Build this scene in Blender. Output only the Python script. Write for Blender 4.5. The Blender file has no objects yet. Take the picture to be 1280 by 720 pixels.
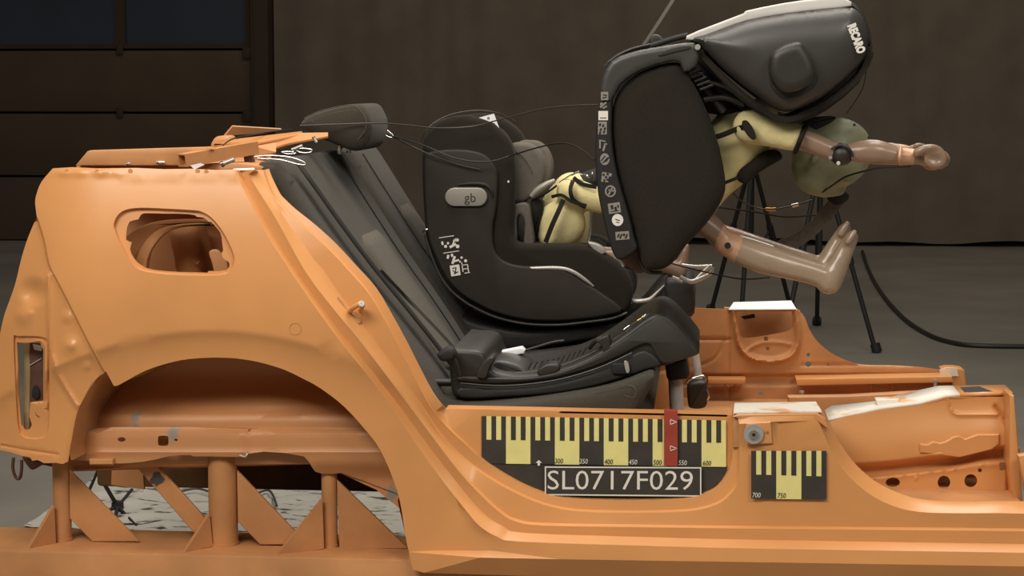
import bpy, bmesh, math, random
from mathutils import Vector, Matrix, noise
from mathutils.geometry import delaunay_2d_cdt
random.seed(7)
S = bpy.context.scene
COL = S.collection
PI = math.pi

# ------------------------------------------------------------------ camera
PSI, PHI, DIST, F = math.radians(5.6), math.radians(5.8), 4.0, 2450.0
Dv = Vector((-math.sin(PSI)*math.cos(PHI), math.cos(PSI)*math.cos(PHI), -math.sin(PHI)))
Rv = Vector((math.cos(PSI), math.sin(PSI), 0))
Uv = Rv.cross(Dv)
CAM = -Dv*DIST
cd = bpy.data.cameras.new('camera'); cam = bpy.data.objects.new('camera', cd); COL.objects.link(cam)
cd.sensor_width = 36; cd.lens = F/1280*36; cd.clip_end = 200; cd.clip_start = .05
m = Matrix((Rv, Uv, -Dv)).transposed().to_4x4(); m.translation = CAM
cam.matrix_world = m
S.camera = cam
FLOOR = CAM.z - 1.35

# ------------------------------------------------------------------ world, lamps, exposure
w = bpy.data.worlds.new('hall'); S.world = w; w.use_nodes = True
w.node_tree.nodes['Background'].inputs[0].default_value = (1, .93, .84, 1)
w.node_tree.nodes['Background'].inputs[1].default_value = .10
def area(name, loc, target, sx, sy, power, col=(1, .93, .84), spread=PI):
    l = bpy.data.lights.new(name, 'AREA'); l.shape = 'RECTANGLE'; l.size = sx; l.size_y = sy
    l.energy = power; l.color = col; l.spread = spread
    o = bpy.data.objects.new(name, l); COL.objects.link(o); o.location = loc
    o.rotation_euler = (Vector(target)-Vector(loc)).to_track_quat('-Z', 'Y').to_euler()
    return o
area('overhead_lamp_bank', (.2, .3, 3.4), (.1, .5, 0), 3.6, 1.6, 130)
area('front_lamp_bank', (-1.6, -3.4, 2.9), (-.3, 0, -.1), 2.6, 1.4, 150)
area('front_lamp_bank_right', (2.2, -3.2, 2.7), (.4, .2, -.1), 1.6, 1.2, 58)
area('rear_lamp_bank', (.8, 3.6, 3.6), (.2, .6, 0), 2.5, 1.0, 80)
area('curtain_fill_light', (1.5, 8.0, 6.0), (1.5, 12.5, 0), 8, 1.2, 120, (1, .87, .72))  # unseen fill, added to brighten the curtain and the floor behind
S.view_settings.view_transform = 'Standard'; S.view_settings.look = 'None'
S.view_settings.exposure = 0.04; S.view_settings.gamma = 1.0
S.view_settings.use_curve_mapping = False

# ------------------------------------------------------------------ helpers
def ray(px, py): return Dv + Rv*((px-640)/F) + Uv*((360-py)/F)
def W(px, py, y=0.0):                       # point of the plane at depth y
    r = ray(px, py); return CAM + r*((y-CAM.y)/r.y)
def Wf(px, py, z=None):                     # point of the floor
    r = ray(px, py); z = FLOOR if z is None else z
    return CAM + r*((z-CAM.z)/r.z)
def RM(rpx, y): return rpx*(4+y)/F
def lerp(a, b, t): return a+(b-a)*t
def clamp(v, a=0., b=1.): return max(a, min(b, v))
def sm(t): t = clamp(t); return t*t*(3-2*t)

def tag(o, label=None, cat=None, group=None, kind=None):
    if label: o['label'] = label
    if cat: o['category'] = cat
    if group: o['group'] = group
    if kind: o['kind'] = kind
    return o
def thing(name, loc, label, cat, group=None):
    o = bpy.data.objects.new(name, None); COL.objects.link(o); o.location = loc; o.empty_display_size = .05
    bpy.context.view_layer.update()
    return tag(o, label, cat, group)
def origin(par):
    v = Vector((0, 0, 0))
    while par: v += par.location; par = par.parent
    return v
def link(name, me, mat, par=None, angle=35):
    o = bpy.data.objects.new(name, me); COL.objects.link(o)
    if par:
        o.parent = par; off = origin(par)
        me.transform(Matrix.Translation(-off))
    else:                                    # own origin at the base of the mesh
        vs = [v.co for v in me.vertices]
        if vs:
            c = Vector((sum(v.x for v in vs)/len(vs), sum(v.y for v in vs)/len(vs), min(v.z for v in vs)))
            me.transform(Matrix.Translation(-c)); o.location = c
    if mat:
        for mm in (mat if isinstance(mat, (list, tuple)) else [mat]): me.materials.append(mm)
    if angle:
        for p in me.polygons: p.use_smooth = True
        me.set_sharp_from_angle(angle=math.radians(angle))
    return o
def bm_link(name, bm, mat, par=None, angle=35, recalc=True):
    if recalc: bmesh.ops.recalc_face_normals(bm, faces=bm.faces[:])
    me = bpy.data.meshes.new(name); bm.to_mesh(me); bm.free()
    return link(name, me, mat, par, angle)

def cr(pts, n=6, closed=False):             # Catmull-Rom through points of any dimension
    P = [tuple(p) for p in pts]; out = []; N = len(P)
    rng = N if closed else N-1
    for i in range(rng):
        p0 = P[(i-1) % N] if closed or i > 0 else P[i]
        p1 = P[i]; p2 = P[(i+1) % N]
        p3 = P[(i+2) % N] if closed or i+2 < N else p2
        for k in range(n):
            t = k/n
            out.append(tuple(.5*((2*b)+(-a+c)*t+(2*a-5*b+4*c-d)*t*t+(-a+3*b-3*c+d)*t**3) for a, b, c, d in zip(p0, p1, p2, p3)))
    if not closed: out.append(P[-1])
    return out
def pin(p, poly):
    x, y = p; r = False; j = len(poly)-1
    for i in range(len(poly)):
        xi, yi = poly[i][0], poly[i][1]; xj, yj = poly[j][0], poly[j][1]
        if (yi > y) != (yj > y) and x < (xj-xi)*(y-yi)/(yj-yi)+xi: r = not r
        j = i
    return r
def area2(p): return sum(p[i-1][0]*p[i][1]-p[i][0]*p[i-1][1] for i in range(len(p)))
def inset(poly, d):                          # offset a closed xz polygon inwards
    n = len(poly); sgn = 1 if area2(poly) > 0 else -1; out = []
    for i in range(n):
        a, b, c = Vector(poly[i-1]), Vector(poly[i]), Vector(poly[(i+1) % n])
        e1 = (b-a); e2 = (c-b)
        if e1.length < 1e-9 or e2.length < 1e-9: out.append(tuple(b)); continue
        e1.normalize(); e2.normalize()
        n1 = Vector((-e1.y, e1.x))*sgn; n2 = Vector((-e2.y, e2.x))*sgn
        mv = n1+n2
        if mv.length < 1e-6: mv = n1.copy()
        mv.normalize(); k = 1/max(.5, mv.dot(n1))
        out.append(tuple(b+mv*d*k))
    return out
def xz(pts, yref): return [(lambda v: (v.x, v.z))(W(p[0], p[1], yref)) for p in pts]

def bm_puff(bm, prof, y0, y1, r, steps=4, crown=0, crown2=None):
    """profile (x,z) run from y0 to y1 with rounded rims; crown domes the near face"""
    rings = []
    for k in range(steps+1):
        a = k/steps*PI/2
        rings.append((inset(prof, r*(1-math.sin(a))), y0+r*(1-math.cos(a))))
    for k in range(steps, -1, -1):
        a = k/steps*PI/2
        rings.append((inset(prof, r*(1-math.sin(a))), y1-r*(1-math.cos(a))))
    V = [[bm.verts.new((x, y, z)) for x, z in ring] for ring, y in rings]
    n = len(prof)
    for a, b in zip(V, V[1:]):
        for i in range(n): bm.faces.new((a[i-1], a[i], b[i], b[i-1]))
    for ring, y, c, s in ((V[0], y0, crown, -1), (V[-1], y1, crown if crown2 is None else crown2, 1)):
        if c:
            cx = sum(v.co.x for v in ring)/n; cz = sum(v.co.z for v in ring)/n
            prev = ring
            for t in (.85, .65, .42, .2):
                cur = [bm.verts.new((cx+(v.co.x-cx)*t, y+s*c*(1-t*t)**.8, cz+(v.co.z-cz)*t)) for v in ring]
                for i in range(n): bm.faces.new((prev[i-1], prev[i], cur[i], cur[i-1]))
                prev = cur
            bm.faces.new(prev)
        else: bm.faces.new(ring)
def puff(name, pts, y0, y1, r, mat, par, smooth=5, crown=0, yref=None, steps=4, angle=40, crown2=None):
    p = cr(pts, smooth, True) if smooth > 1 else pts
    bm = bmesh.new(); bm_puff(bm, xz(p, y0 if yref is None else yref), y0, y1, r, steps, crown, crown2)
    return bm_link(name, bm, mat, par, angle)
def slab(name, pts, y0, y1, mat, par, r=.003, smooth=0, yref=None, angle=35):
    return puff(name, pts, y0, y1, r, mat, par, smooth, 0, yref, 2 if r > .002 else 1, angle)

def segdist(p, poly, closed=True):
    best = 1e9; px, py = p
    for i in range(0 if closed else 1, len(poly)):
        ax, ay = poly[i-1]; bx, by = poly[i]; dx, dy = bx-ax, by-ay; l = dx*dx+dy*dy
        t = 0 if l < 1e-14 else clamp(((px-ax)*dx+(py-ay)*dy)/l)
        d = (ax+dx*t-px)**2+(ay+dy*t-py)**2
        if d < best: best = d
    return math.sqrt(best)
def dome(name, pts, y0, y1, R, H, mat, par, smooth=4, yref=None, step=None, both=False, angle=45, extra=None):
    """slab of any outline whose near face swells by H over the distance R from its rim"""
    poly = xz(cr(pts, smooth, True) if smooth > 1 else pts, y0 if yref is None else yref)
    step = step or R/5
    if H < 0: H = -H
    xs = [p[0] for p in poly]; zs = [p[1] for p in poly]
    V = [Vector(p) for p in poly]; n = len(V); E = [(i, (i+1) % n) for i in range(n)]
    prof = lambda d: H*(1-math.sqrt(max(0, 1-(1-min(d/R, 1))**2)))
    D = [0.0]*n; x = min(xs)+step*.5; k = 0
    while x < max(xs):
        z = min(zs)+step*(.5 if k % 2 else .02)
        while z < max(zs):
            if pin((x, z), poly):
                d = segdist((x, z), poly)
                if d > step*.5: V.append(Vector((x, z))); D.append(d)
            z += step
        x += step*.87; k += 1
    for fr_ in (.06, .18, .38):                       # rim rings keep the rounding even
        for p in inset(poly, R*fr_):
            if pin(p, poly):
                d = segdist(p, poly)
                if d > R*fr_*.9: V.append(Vector(p)); D.append(d)
    vs, es, fs, ov, oe, of = delaunay_2d_cdt(V, E, [], 0, 1e-7, True)
    fs = [f for f in fs if pin((sum(vs[i].x for i in f)/3, sum(vs[i].y for i in f)/3), poly)]
    bm = bmesh.new(); dd = [(D[ov[i][0]] if ov[i] else segdist(tuple(v), poly)) for i, v in enumerate(vs)]
    fv = [bm.verts.new((v.x, y0+prof(d), v.y)) for v, d in zip(vs, dd)]
    bv = [bm.verts.new((v.x, (y1-prof(d)) if both else y1, v.y)) for v, d in zip(vs, dd)]
    cnt = {}
    for f in fs:
        bm.faces.new([fv[i] for i in f]); bm.faces.new([bv[i] for i in reversed(f)])
        for a, b in zip(f, list(f[1:])+[f[0]]): cnt[(a, b)] = 1
    for a, b in list(cnt):
        if (b, a) not in cnt: bm.faces.new((fv[b], fv[a], bv[a], bv[b]))
    return bm_link(name, bm, mat, par, angle)

def bm_tube(bm, pts, rad, seg=10, caps=True, flat=None, up=None):
    pts = [Vector(p) for p in pts]; n = len(pts)
    rad = rad if isinstance(rad, (list, tuple)) else [rad]*n
    if len(rad) != n: rad = [rad[min(len(rad)-1, int(i/(n-1)*(len(rad)-1)))]*(1-((i/(n-1)*(len(rad)-1)) % 1))+rad[min(len(rad)-1, int(i/(n-1)*(len(rad)-1))+1)]*((i/(n-1)*(len(rad)-1)) % 1) for i in range(n)]
    nrm = None; prev = None
    for i, p in enumerate(pts):
        t = (pts[min(i+1, n-1)]-pts[max(i-1, 0)]).normalized()
        if nrm is None:
            a = Vector(up) if up else (Vector((0, 1, 0)) if abs(t.y) < .9 else Vector((1, 0, 0)))
            nrm = (a-t*a.dot(t)).normalized()
        else: nrm = (nrm-t*nrm.dot(t)).normalized()
        bn = t.cross(nrm)
        fl = flat or (1, 1)
        ring = [bm.verts.new(p+(nrm*math.cos(2*PI*k/seg)*fl[0]+bn*math.sin(2*PI*k/seg)*fl[1])*rad[i]) for k in range(seg)]
        if prev:
            for k in range(seg): bm.faces.new((prev[k-1], prev[k], ring[k], ring[k-1]))
        elif caps: bm.faces.new(ring)
        prev = ring
    if caps: bm.faces.new(prev)
def tube(name, pts, rad, mat, par, n=6, seg=8, flat=None, up=None):
    if n > 1: pts = cr(pts, n)
    bm = bmesh.new(); bm_tube(bm, pts, rad, seg, True, flat, up); return bm_link(name, bm, mat, par, 50)
def ptube(name, pts, rpx, mat, par, n=6, seg=8, flat=None, up=None):      # points (px, py, y), radius in px
    r = [RM(rpx if not isinstance(rpx, (list, tuple)) else rpx[i], p[2]) for i, p in enumerate(pts)]
    P = [tuple(W(*p))+(q,) for p, q in zip(pts, r)]
    P = cr(P, n) if n > 1 else P
    bm = bmesh.new(); bm_tube(bm, [p[:3] for p in P], [p[3] for p in P], seg, True, flat, up); return bm_link(name, bm, mat, par, 50)
def loop_tube(name, pts3, rad, mat, par, seg=8, n=4):
    P = cr(pts3, n, True); P = P+[P[0]]
    bm = bmesh.new(); bm_tube(bm, P, rad, seg, False); return bm_link(name, bm, mat, par, 50)
def bm_box(bm, c, s, rot=None):
    M = Matrix.Translation(c) @ (rot.to_4x4() if rot else Matrix()) @ Matrix.Diagonal((s[0], s[1], s[2], 1))
    return bmesh.ops.create_cube(bm, size=1, matrix=M)['verts']
def box(name, lo, hi, mat, par, bev=0):
    bm = bmesh.new(); lo, hi = Vector(lo), Vector(hi); bm_box(bm, (lo+hi)/2, hi-lo)
    if bev: bmesh.ops.bevel(bm, geom=bm.edges[:], offset=bev, segments=2, affect='EDGES', profile=.5)
    return bm_link(name, bm, mat, par)
def disc(name, c, axis, r, h, mat, par, seg=24, r2=None):   # turned piece along axis
    bm = bmesh.new(); q = Vector(axis).normalized().to_track_quat('Z', 'Y').to_matrix()
    M = Matrix.Translation(c) @ q.to_4x4()
    bmesh.ops.create_cone(bm, cap_ends=True, segments=seg, radius1=r, radius2=r if r2 is None else r2, depth=h, matrix=M)
    bmesh.ops.bevel(bm, geom=[e for e in bm.edges if len(e.link_faces) == 2 and e.calc_face_angle(0) > .8], offset=min(r, h)*.15, segments=2, affect='EDGES')
    return bm_link(name, bm, mat, par)
def plate3(name, P, nrm, th, mat, par):      # plate of any planar polygon in space
    bm = bmesh.new(); nv = Vector(nrm).normalized()*th
    a = [bm.verts.new(Vector(p)) for p in P]; b = [bm.verts.new(Vector(p)+nv) for p in P]; n = len(P)
    bm.faces.new(a); bm.faces.new(b)
    for i in range(n): bm.faces.new((a[i-1], a[i], b[i], b[i-1]))
    return bm_link(name, bm, mat, par)

def sheet(name, lines, outer, holes, grid, yfun, mat, par, thick=.003, angle=28, keep=3.0):
    """pressed sheet metal: constrained triangulation of px lines [(pts, y list or value or None, closed)]"""
    V, Y, E = [], [], []
    seen = {}
    def add(p, y):
        k = (round(p[0], 2), round(p[1], 2))
        if k in seen: return seen[k]
        seen[k] = len(V); V.append(Vector(k)); Y.append(y); return seen[k]
    for pts, y, closed in lines:
        ids = []
        for i, p in enumerate(pts):
            yy = yfun(p[0], p[1]) if y is None else (y[i] if isinstance(y, (list, tuple)) else (y(p[0], p[1]) if callable(y) else y))
            ids.append(add(p, yy))
        E += [(a, b) for a, b in zip(ids, ids[1:]) if a != b]
        if closed and ids[0] != ids[-1]: E.append((ids[-1], ids[0]))
    near = {}
    for pts, y, closed in lines:
        q = list(pts)+([pts[0]] if closed else [])
        for a, b in zip(q, q[1:]):
            n = max(1, int(math.hypot(a[0]-b[0], a[1]-b[1])/1.5))
            for k in range(n+1):
                x_, y_ = lerp(a[0], b[0], k/n), lerp(a[1], b[1], k/n); near.setdefault((int(x_//4), int(y_//4)), []).append((x_, y_))
    def free(p):
        cx, cy = int(p[0]//4), int(p[1]//4)
        return not any((p[0]-u)**2+(p[1]-v)**2 < keep*keep for i in (-1, 0, 1) for j in (-1, 0, 1) for u, v in near.get((cx+i, cy+j), ()))
    for p in grid:
        if free(p) and pin(p, outer) and not any(pin(p, h) for h in holes): add(p, yfun(*p))
    vs, es, fs, ov, oe, of = delaunay_2d_cdt(V, E, [], 0, 1e-4, True)
    ys = [(Y[ov[i][0]] if ov[i] else yfun(v.x, v.y)) for i, v in enumerate(vs)]
    F2 = []
    for f in fs:
        c = (sum(vs[i].x for i in f)/3, sum(vs[i].y for i in f)/3)
        if pin(c, outer) and not any(pin(c, h) for h in holes): F2.append(f)
    bm = bmesh.new(); B = [bm.verts.new(W(v.x, v.y, y)) for v, y in zip(vs, ys)]
    for f in F2:
        try: bm.faces.new([B[i] for i in f])
        except ValueError: pass
    for v in B:
        if not v.link_faces: bm.verts.remove(v)
    bm.normal_update()
    for f in bm.faces:
        if f.normal.y > 0: f.normal_flip()
    fs0 = list(bm.faces); edge = [(e, e.link_faces[0]) for e in bm.edges if len(e.link_faces) == 1]
    bk = {v: bm.verts.new(v.co+Vector((0, thick, 0))) for v in list(bm.verts)}
    for f in fs0: bm.faces.new([bk[v] for v in reversed(f.verts)])
    for e, f in edge:
        a, b = e.verts; vl = list(f.verts); i = vl.index(a)
        if vl[(i+1) % len(vl)] is not b: a, b = b, a
        bm.faces.new((b, a, bk[a], bk[b]))
    return bm_link(name, bm, mat, par, angle, recalc=False)

def ell(bm, c, r, rot=None, u=16, v=12):
    M = Matrix.Translation(c) @ (rot.to_4x4() if rot else Matrix()) @ Matrix.Diagonal((r[0], r[1], r[2], 1))
    bmesh.ops.create_uvsphere(bm, u_segments=u, v_segments=v, radius=1, matrix=M)
def capsule_chain(bm, pts, rads, seg=14, flat=None):
    """swept tapered limb with domed ends; pts are 3D"""
    pts = [Vector(p) for p in pts]
    P, Rr = [], []
    a = (pts[0]-pts[1]).normalized(); b = (pts[-1]-pts[-2]).normalized()
    for k in range(4):
        an = PI/2*(1-k/4); P.append(pts[0]+a*rads[0]*math.sin(an)); Rr.append(max(rads[0]*math.cos(an), 1e-4))
    q = cr([tuple(p)+(r,) for p, r in zip(pts, rads)], 4)
    for t in q: P.append(Vector(t[:3])); Rr.append(t[3])
    for k in range(1, 5):
        an = PI/2*k/4; P.append(pts[-1]+b*rads[-1]*math.sin(an)); Rr.append(max(rads[-1]*math.cos(an), 1e-4))
    bm_tube(bm, P, Rr, seg, True, flat)
def organic(name, bm, voxel, mats, par, smooth=4, pick=None):
    """fuse overlapping volumes into ONE continuous surface"""
    bmesh.ops.recalc_face_normals(bm, faces=bm.faces[:])
    me = bpy.data.meshes.new('tmp'); bm.to_mesh(me); bm.free()
    o = bpy.data.objects.new('tmp', me); COL.objects.link(o)
    r = o.modifiers.new('r', 'REMESH'); r.mode = 'VOXEL'; r.voxel_size = voxel
    s = o.modifiers.new('s', 'SMOOTH'); s.iterations = smooth; s.factor = .5
    dg = bpy.context.evaluated_depsgraph_get(); dg.update()
    m2 = bpy.data.meshes.new_from_object(o.evaluated_get(dg))
    bpy.data.objects.remove(o); m2.name = name
    m2.materials.clear()
    if pick:
        idx = [pick(p.center) for p in m2.polygons]
    ob = link(name, m2, mats, par, 0)
    for i, p in enumerate(m2.polygons):
        p.use_smooth = True
        if pick: p.material_index = idx[i]
    return ob

def text(name, s, org, right, up, height, mat, par, ext=.0004, squeeze=1, shear=0, bold=0):
    c = bpy.data.curves.new('t', 'FONT'); c.body = s; c.size = 1; c.extrude = 0; c.shear = shear; c.offset = bold; c.resolution_u = 3
    o = bpy.data.objects.new('t', c); COL.objects.link(o)
    dg = bpy.context.evaluated_depsgraph_get(); dg.update()
    me = bpy.data.meshes.new_from_object(o.evaluated_get(dg)); bpy.data.objects.remove(o)
    xs = [v.co.x for v in me.vertices]; ysv = [v.co.y for v in me.vertices]
    x0, x1, y0, y1 = min(xs), max(xs), min(ysv), max(ysv)
    k = height/(y1-y0) if height > 0 else 1
    right = Vector(right).normalized(); up = Vector(up).normalized(); nrm = right.cross(up)
    kx = k*squeeze if squeeze > 0 else -squeeze/(x1-x0)
    for v in me.vertices: v.co = Vector(org)+right*(v.co.x-x0)*kx+up*(v.co.y-y0)*k+nrm*ext
    me.name = name
    return link(name, me, mat, par, 0)

# ------------------------------------------------------------------ materials
def srgb(r, g, b):
    f = lambda c: (c/255/12.92) if c/255 <= .04045 else ((c/255+.055)/1.055)**2.4
    return (f(r), f(g), f(b), 1)
def mat(name, rgb, rough=.5, metal=0, var=.12, scale=8, bump=0, bscale=200, coat=0, spec=.5, rgb2=None, lo=.35, hi=.65, sheen=0, detail=4, stretch=None):
    m = bpy.data.materials.new(name); m.use_nodes = True; nt = m.node_tree; N = nt.nodes; L = nt.links
    b = N['Principled BSDF']; b.inputs['Roughness'].default_value = rough; b.inputs['Metallic'].default_value = metal
    b.inputs['Specular IOR Level'].default_value = spec; b.inputs['Coat Weight'].default_value = coat; b.inputs['Sheen Weight'].default_value = sheen
    tc = N.new('ShaderNodeTexCoord'); src = tc.outputs['Object']
    if stretch:
        mp = N.new('ShaderNodeMapping'); mp.inputs['Scale'].default_value = stretch; L.new(src, mp.inputs['Vector']); src = mp.outputs[0]
    nz = N.new('ShaderNodeTexNoise'); nz.inputs['Scale'].default_value = scale; nz.inputs['Detail'].default_value = detail
    L.new(src, nz.inputs['Vector'])
    rp = N.new('ShaderNodeValToRGB'); rp.color_ramp.elements[0].position = lo; rp.color_ramp.elements[1].position = hi
    c1 = srgb(*rgb); c2 = srgb(*rgb2) if rgb2 else tuple(min(1, v*(1+var)) for v in c1[:3])+(1,)
    if not rgb2: c1 = tuple(v*(1-var) for v in c1[:3])+(1,)
    rp.color_ramp.elements[0].color = c1; rp.color_ramp.elements[1].color = c2
    L.new(nz.outputs['Fac'], rp.inputs['Fac']); L.new(rp.outputs['Color'], b.inputs['Base Color'])
    if bump:
        n2 = N.new('ShaderNodeTexNoise'); n2.inputs['Scale'].default_value = bscale; n2.inputs['Detail'].default_value = 3
        L.new(src, n2.inputs['Vector'])
        bp = N.new('ShaderNodeBump'); bp.inputs['Strength'].default_value = bump; bp.inputs['Distance'].default_value = .002
        L.new(n2.outputs['Fac'], bp.inputs['Height']); L.new(bp.outputs['Normal'], b.inputs['Normal'])
    return m
ORANGE = mat('orange_paint', (213, 150, 91), .33, var=.05, scale=5, bump=.1, bscale=14, spec=.5)
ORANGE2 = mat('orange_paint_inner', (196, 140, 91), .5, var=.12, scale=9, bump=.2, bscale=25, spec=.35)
SCUFF = mat('orange_paint_scuffed', (192, 134, 86), .5, scale=11, bump=.3, bscale=30, rgb2=(140, 132, 122), lo=.64, hi=.69, detail=8)
BEAMO = mat('orange_primer_steel', (184, 129, 82), .55, var=.15, scale=6, bump=.2, bscale=40, spec=.3)
WHITEP = mat('white_primer', (236, 228, 214), .5, scale=14, rgb2=(226, 176, 128), lo=.56, hi=.66, bump=.3, bscale=60)
PAPER = mat('white_paper', (238, 238, 240), .6, var=.03)
FABRIC = mat('charcoal_seat_fabric', (64, 59, 51), .95, var=.1, scale=300, bump=.5, bscale=900, spec=.15, sheen=.12)
FABRIC2 = mat('grey_seat_fabric', (88, 82, 72), .95, var=.1, scale=300, bump=.5, bscale=900, spec=.15, sheen=.1)
BLACKF = mat('black_cover_fabric', (43, 39, 33), .95, var=.08, scale=250, bump=.15, bscale=800, spec=.12, sheen=.04)
GREYPAD = mat('grey_padding', (100, 94, 86), .9, var=.06, scale=150, bump=.15, bscale=700, spec=.2)
PLAST = mat('black_plastic', (46, 43, 38), .42, var=.12, scale=30, bump=.15, bscale=700, spec=.45)
SOFTPL = mat('satin_black_plastic', (44, 42, 39), .55, var=.1, scale=30, bump=.1, bscale=500, spec=.4)
GREYPL = mat('dark_grey_shell_plastic', (62, 60, 57), .38, var=.06, scale=20, spec=.5)
SHELLBACK = mat('pale_shell_back', (206, 202, 196), .35, var=.05, scale=20, spec=.5)
BLACK = mat('matt_black', (22, 20, 18), .7, var=.1)
CABLE = mat('black_cable_sheath', (34, 31, 28), .5, var=.1)
GCABLE = mat('grey_cable_sheath', (70, 64, 56), .5, var=.1)
STEEL = mat('zinc_steel', (196, 194, 188), .32, .55, var=.1, scale=40)
CHROME = mat('chrome', (225, 225, 222), .14, 1, var=.03)
ALU = mat('brushed_aluminium_tube', (205, 201, 194), .4, .1, var=.08, scale=60)
GOLD = mat('brass_connector', (190, 150, 80), .3, 1, var=.1)
TRIM = mat('silver_trim', (178, 174, 166), .35, .3, var=.05)
BADGE = mat('grey_badge', (150, 145, 136), .4, .2, var=.04)
WHITE = mat('white_print', (226, 222, 212), .6, var=.03)
INK = mat('black_print', (24, 23, 22), .6, var=.08)
PLATEBLK = mat('black_scale_print', (57, 52, 47), .55, var=.12, scale=25)
YELLOW = mat('yellow_scale_print', (230, 220, 142), .55, var=.04, scale=25)
RED = mat('red_tape', (158, 62, 44), .5, var=.12, scale=20)
SUIT = mat('pale_yellow_suit', (224, 211, 156), .85, var=.07, scale=30, bump=.4, bscale=160, spec=.2, sheen=.1)
STRAP = mat('black_webbing', (40, 37, 33), .85, var=.15, scale=200, bump=.3, bscale=600, spec=.2)
GSTRAP = mat('grey_webbing', (104, 98, 90), .8, var=.15, scale=120, bump=.3, bscale=600, spec=.2)
SKIN = mat('brown_vinyl_flesh', (144, 118, 98), .28, var=.06, scale=12, spec=.55)
SKINL = mat('light_vinyl_joint', (198, 154, 120), .35, var=.08, scale=20, spec=.5)
LEGV = mat('grey_brown_vinyl_leg', (158, 138, 116), .26, var=.06, scale=12, spec=.6)
HEADV = mat('olive_painted_head', (132, 134, 104), .42, var=.1, scale=14, spec=.4)
BROWN = mat('brown_housing', (92, 62, 48), .5, var=.2, scale=30)
FLOORM = mat('grey_hall_floor', (124, 119, 110), .6, var=.14, scale=1.2, bump=.05, bscale=20, spec=.35, detail=8)
CURT = mat('dark_curtain_cloth', (106, 97, 86), .95, var=.08, scale=3, spec=.1)
WALLM = mat('dark_hall_wall', (46, 40, 34), .9, var=.1, scale=2)
DOORM = mat('brown_door_panel', (74, 60, 45), .7, var=.1, scale=2, spec=.3)
DOORF = mat('dark_door_frame', (56, 45, 32), .7, var=.1, scale=3, spec=.3)
def glass():
    m = mat('night_blue_glazing', (38, 49, 62), .25, var=.15, scale=1.5, spec=.6); return m
GLAZ = glass()
SIDEPL = mat('near_black_panel_plastic', (46, 41, 35), .6, var=.06, scale=30, spec=.3)
UNDER = mat('shaded_underbody_brown', (96, 70, 44), .9, var=.2, scale=12, spec=.1)  # orange metal in shade: the shadow is put into this brown
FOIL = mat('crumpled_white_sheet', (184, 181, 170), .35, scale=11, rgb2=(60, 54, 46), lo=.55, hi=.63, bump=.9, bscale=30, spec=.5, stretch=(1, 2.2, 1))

# ================================================================== SETTING
def struct(name, lo, hi, m):
    o = box(name, lo, hi, m, None); tag(o, kind='structure'); return o
WY = 13.0
struct('floor', (-14, -7, FLOOR-.1), (14, WY+.6, FLOOR), FLOORM)
xd0, xd1 = W(320, 150, WY).x, W(338, 150, WY).x
xl = W(-500, 150, WY).x
wb = struct('wall_back', (xd1, WY+.35, FLOOR), (14, WY+.55, FLOOR+6), WALLM)
struct('wall_back_left', (-14, WY+.35, FLOOR), (xd0, WY+.55, FLOOR+6), WALLM)
struct('trim_1', (xd0, WY-.06, FLOOR), (xd1, WY+.5, FLOOR+6), DOORF)
# sectional door
dr = bpy.data.objects.new('door_1', None); COL.objects.link(dr); dr.location = ((xl+xd0)/2, WY, FLOOR); tag(dr, 'dark brown sectional hall door with blue glazed top row', kind='structure')
def zat(py): return W(160, py, WY).z
seams = [302, 221, 141, 62]
for a, b in zip(seams, seams[1:]):
    box('door_panel', (xl, WY, max(zat(a), FLOOR)+.008), (xd0-.03, WY+.06, zat(b)-.008), DOORM, dr, .012)
ztop = zat(-25)
fr = bmesh.new()
zb = zat(62); gl0, gl1 = zat(55), zat(-18)
xm0, xm1 = W(143, 20, WY).x, W(156, 20, WY).x
wpx = xm1-xm0; bay = W(306, 20, WY).x-xm1
xe = W(306, 20, WY).x
for lo, hi in (((xl, WY, zb+.01), (xd0-.03, WY+.06, gl0)), ((xl, WY, gl1), (xd0-.03, WY+.06, ztop+.2)), ((xe, WY, gl0), (xd0-.03, WY+.06, gl1))):
    lo, hi = Vector(lo), Vector(hi); bm_box(fr, (lo+hi)/2, hi-lo)
x = xm0
while x > xl:
    bm_box(fr, (x+wpx/2, WY+.03, (gl0+gl1)/2), (wpx, .06, gl1-gl0)); x -= bay+wpx
bm_link('window_frame', fr, DOORF, dr)
x = xe
k = 0
while x-bay > xl:
    box('pane', (x-bay-.02, WY+.03, gl0-.02), (x+.02, WY+.04, gl1+.02), GLAZ, dr); x -= bay+wpx
for py in (66, 145, 225):
    c = W(311, py, WY); box('hinge', (c.x-.05, WY-.03, c.z-.05), (c.x+.04, WY, c.z+.05), DOORF, dr, .008)
for py in (60, 139):
    c = W(150, py, WY); box('hinge', (c.x-.03, WY-.02, c.z-.06), (c.x+.03, WY, c.z+.03), DOORF, dr, .008)
box('guide_rail', (xd0-.03, WY-.05, FLOOR), (xd0+.0, WY+.05, FLOOR+4), DOORF, dr, .005)
# curtain
bm = bmesh.new(); x0, x1 = xd1+.01, 13.0; n = 520; prev = None
for i in range(n+1):
    x = lerp(x0, x1, i/n)
    f = .014*math.sin(x*9+1.5*math.sin(x*1.7))+.008*math.sin(x*23+2*math.sin(x*3.1))+.012*math.sin(x*3.3)
    zb_ = FLOOR+.045+.015*math.sin(x*2.1)+.01*math.sin(x*7)
    col = [bm.verts.new((x, WY+.12+f*(1-.25*t), lerp(zb_, FLOOR+5.5, t))) for t in (0, .3, .65, 1)]
    if prev:
        for k in range(3): bm.faces.new((prev[k], col[k], col[k+1], prev[k+1]))
    prev = col
o = bm_link('curtain', bm, CURT, None, 60)
tag(o, 'dark grey-brown backdrop curtain hanging across the hall behind the sled', 'curtain')

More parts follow.
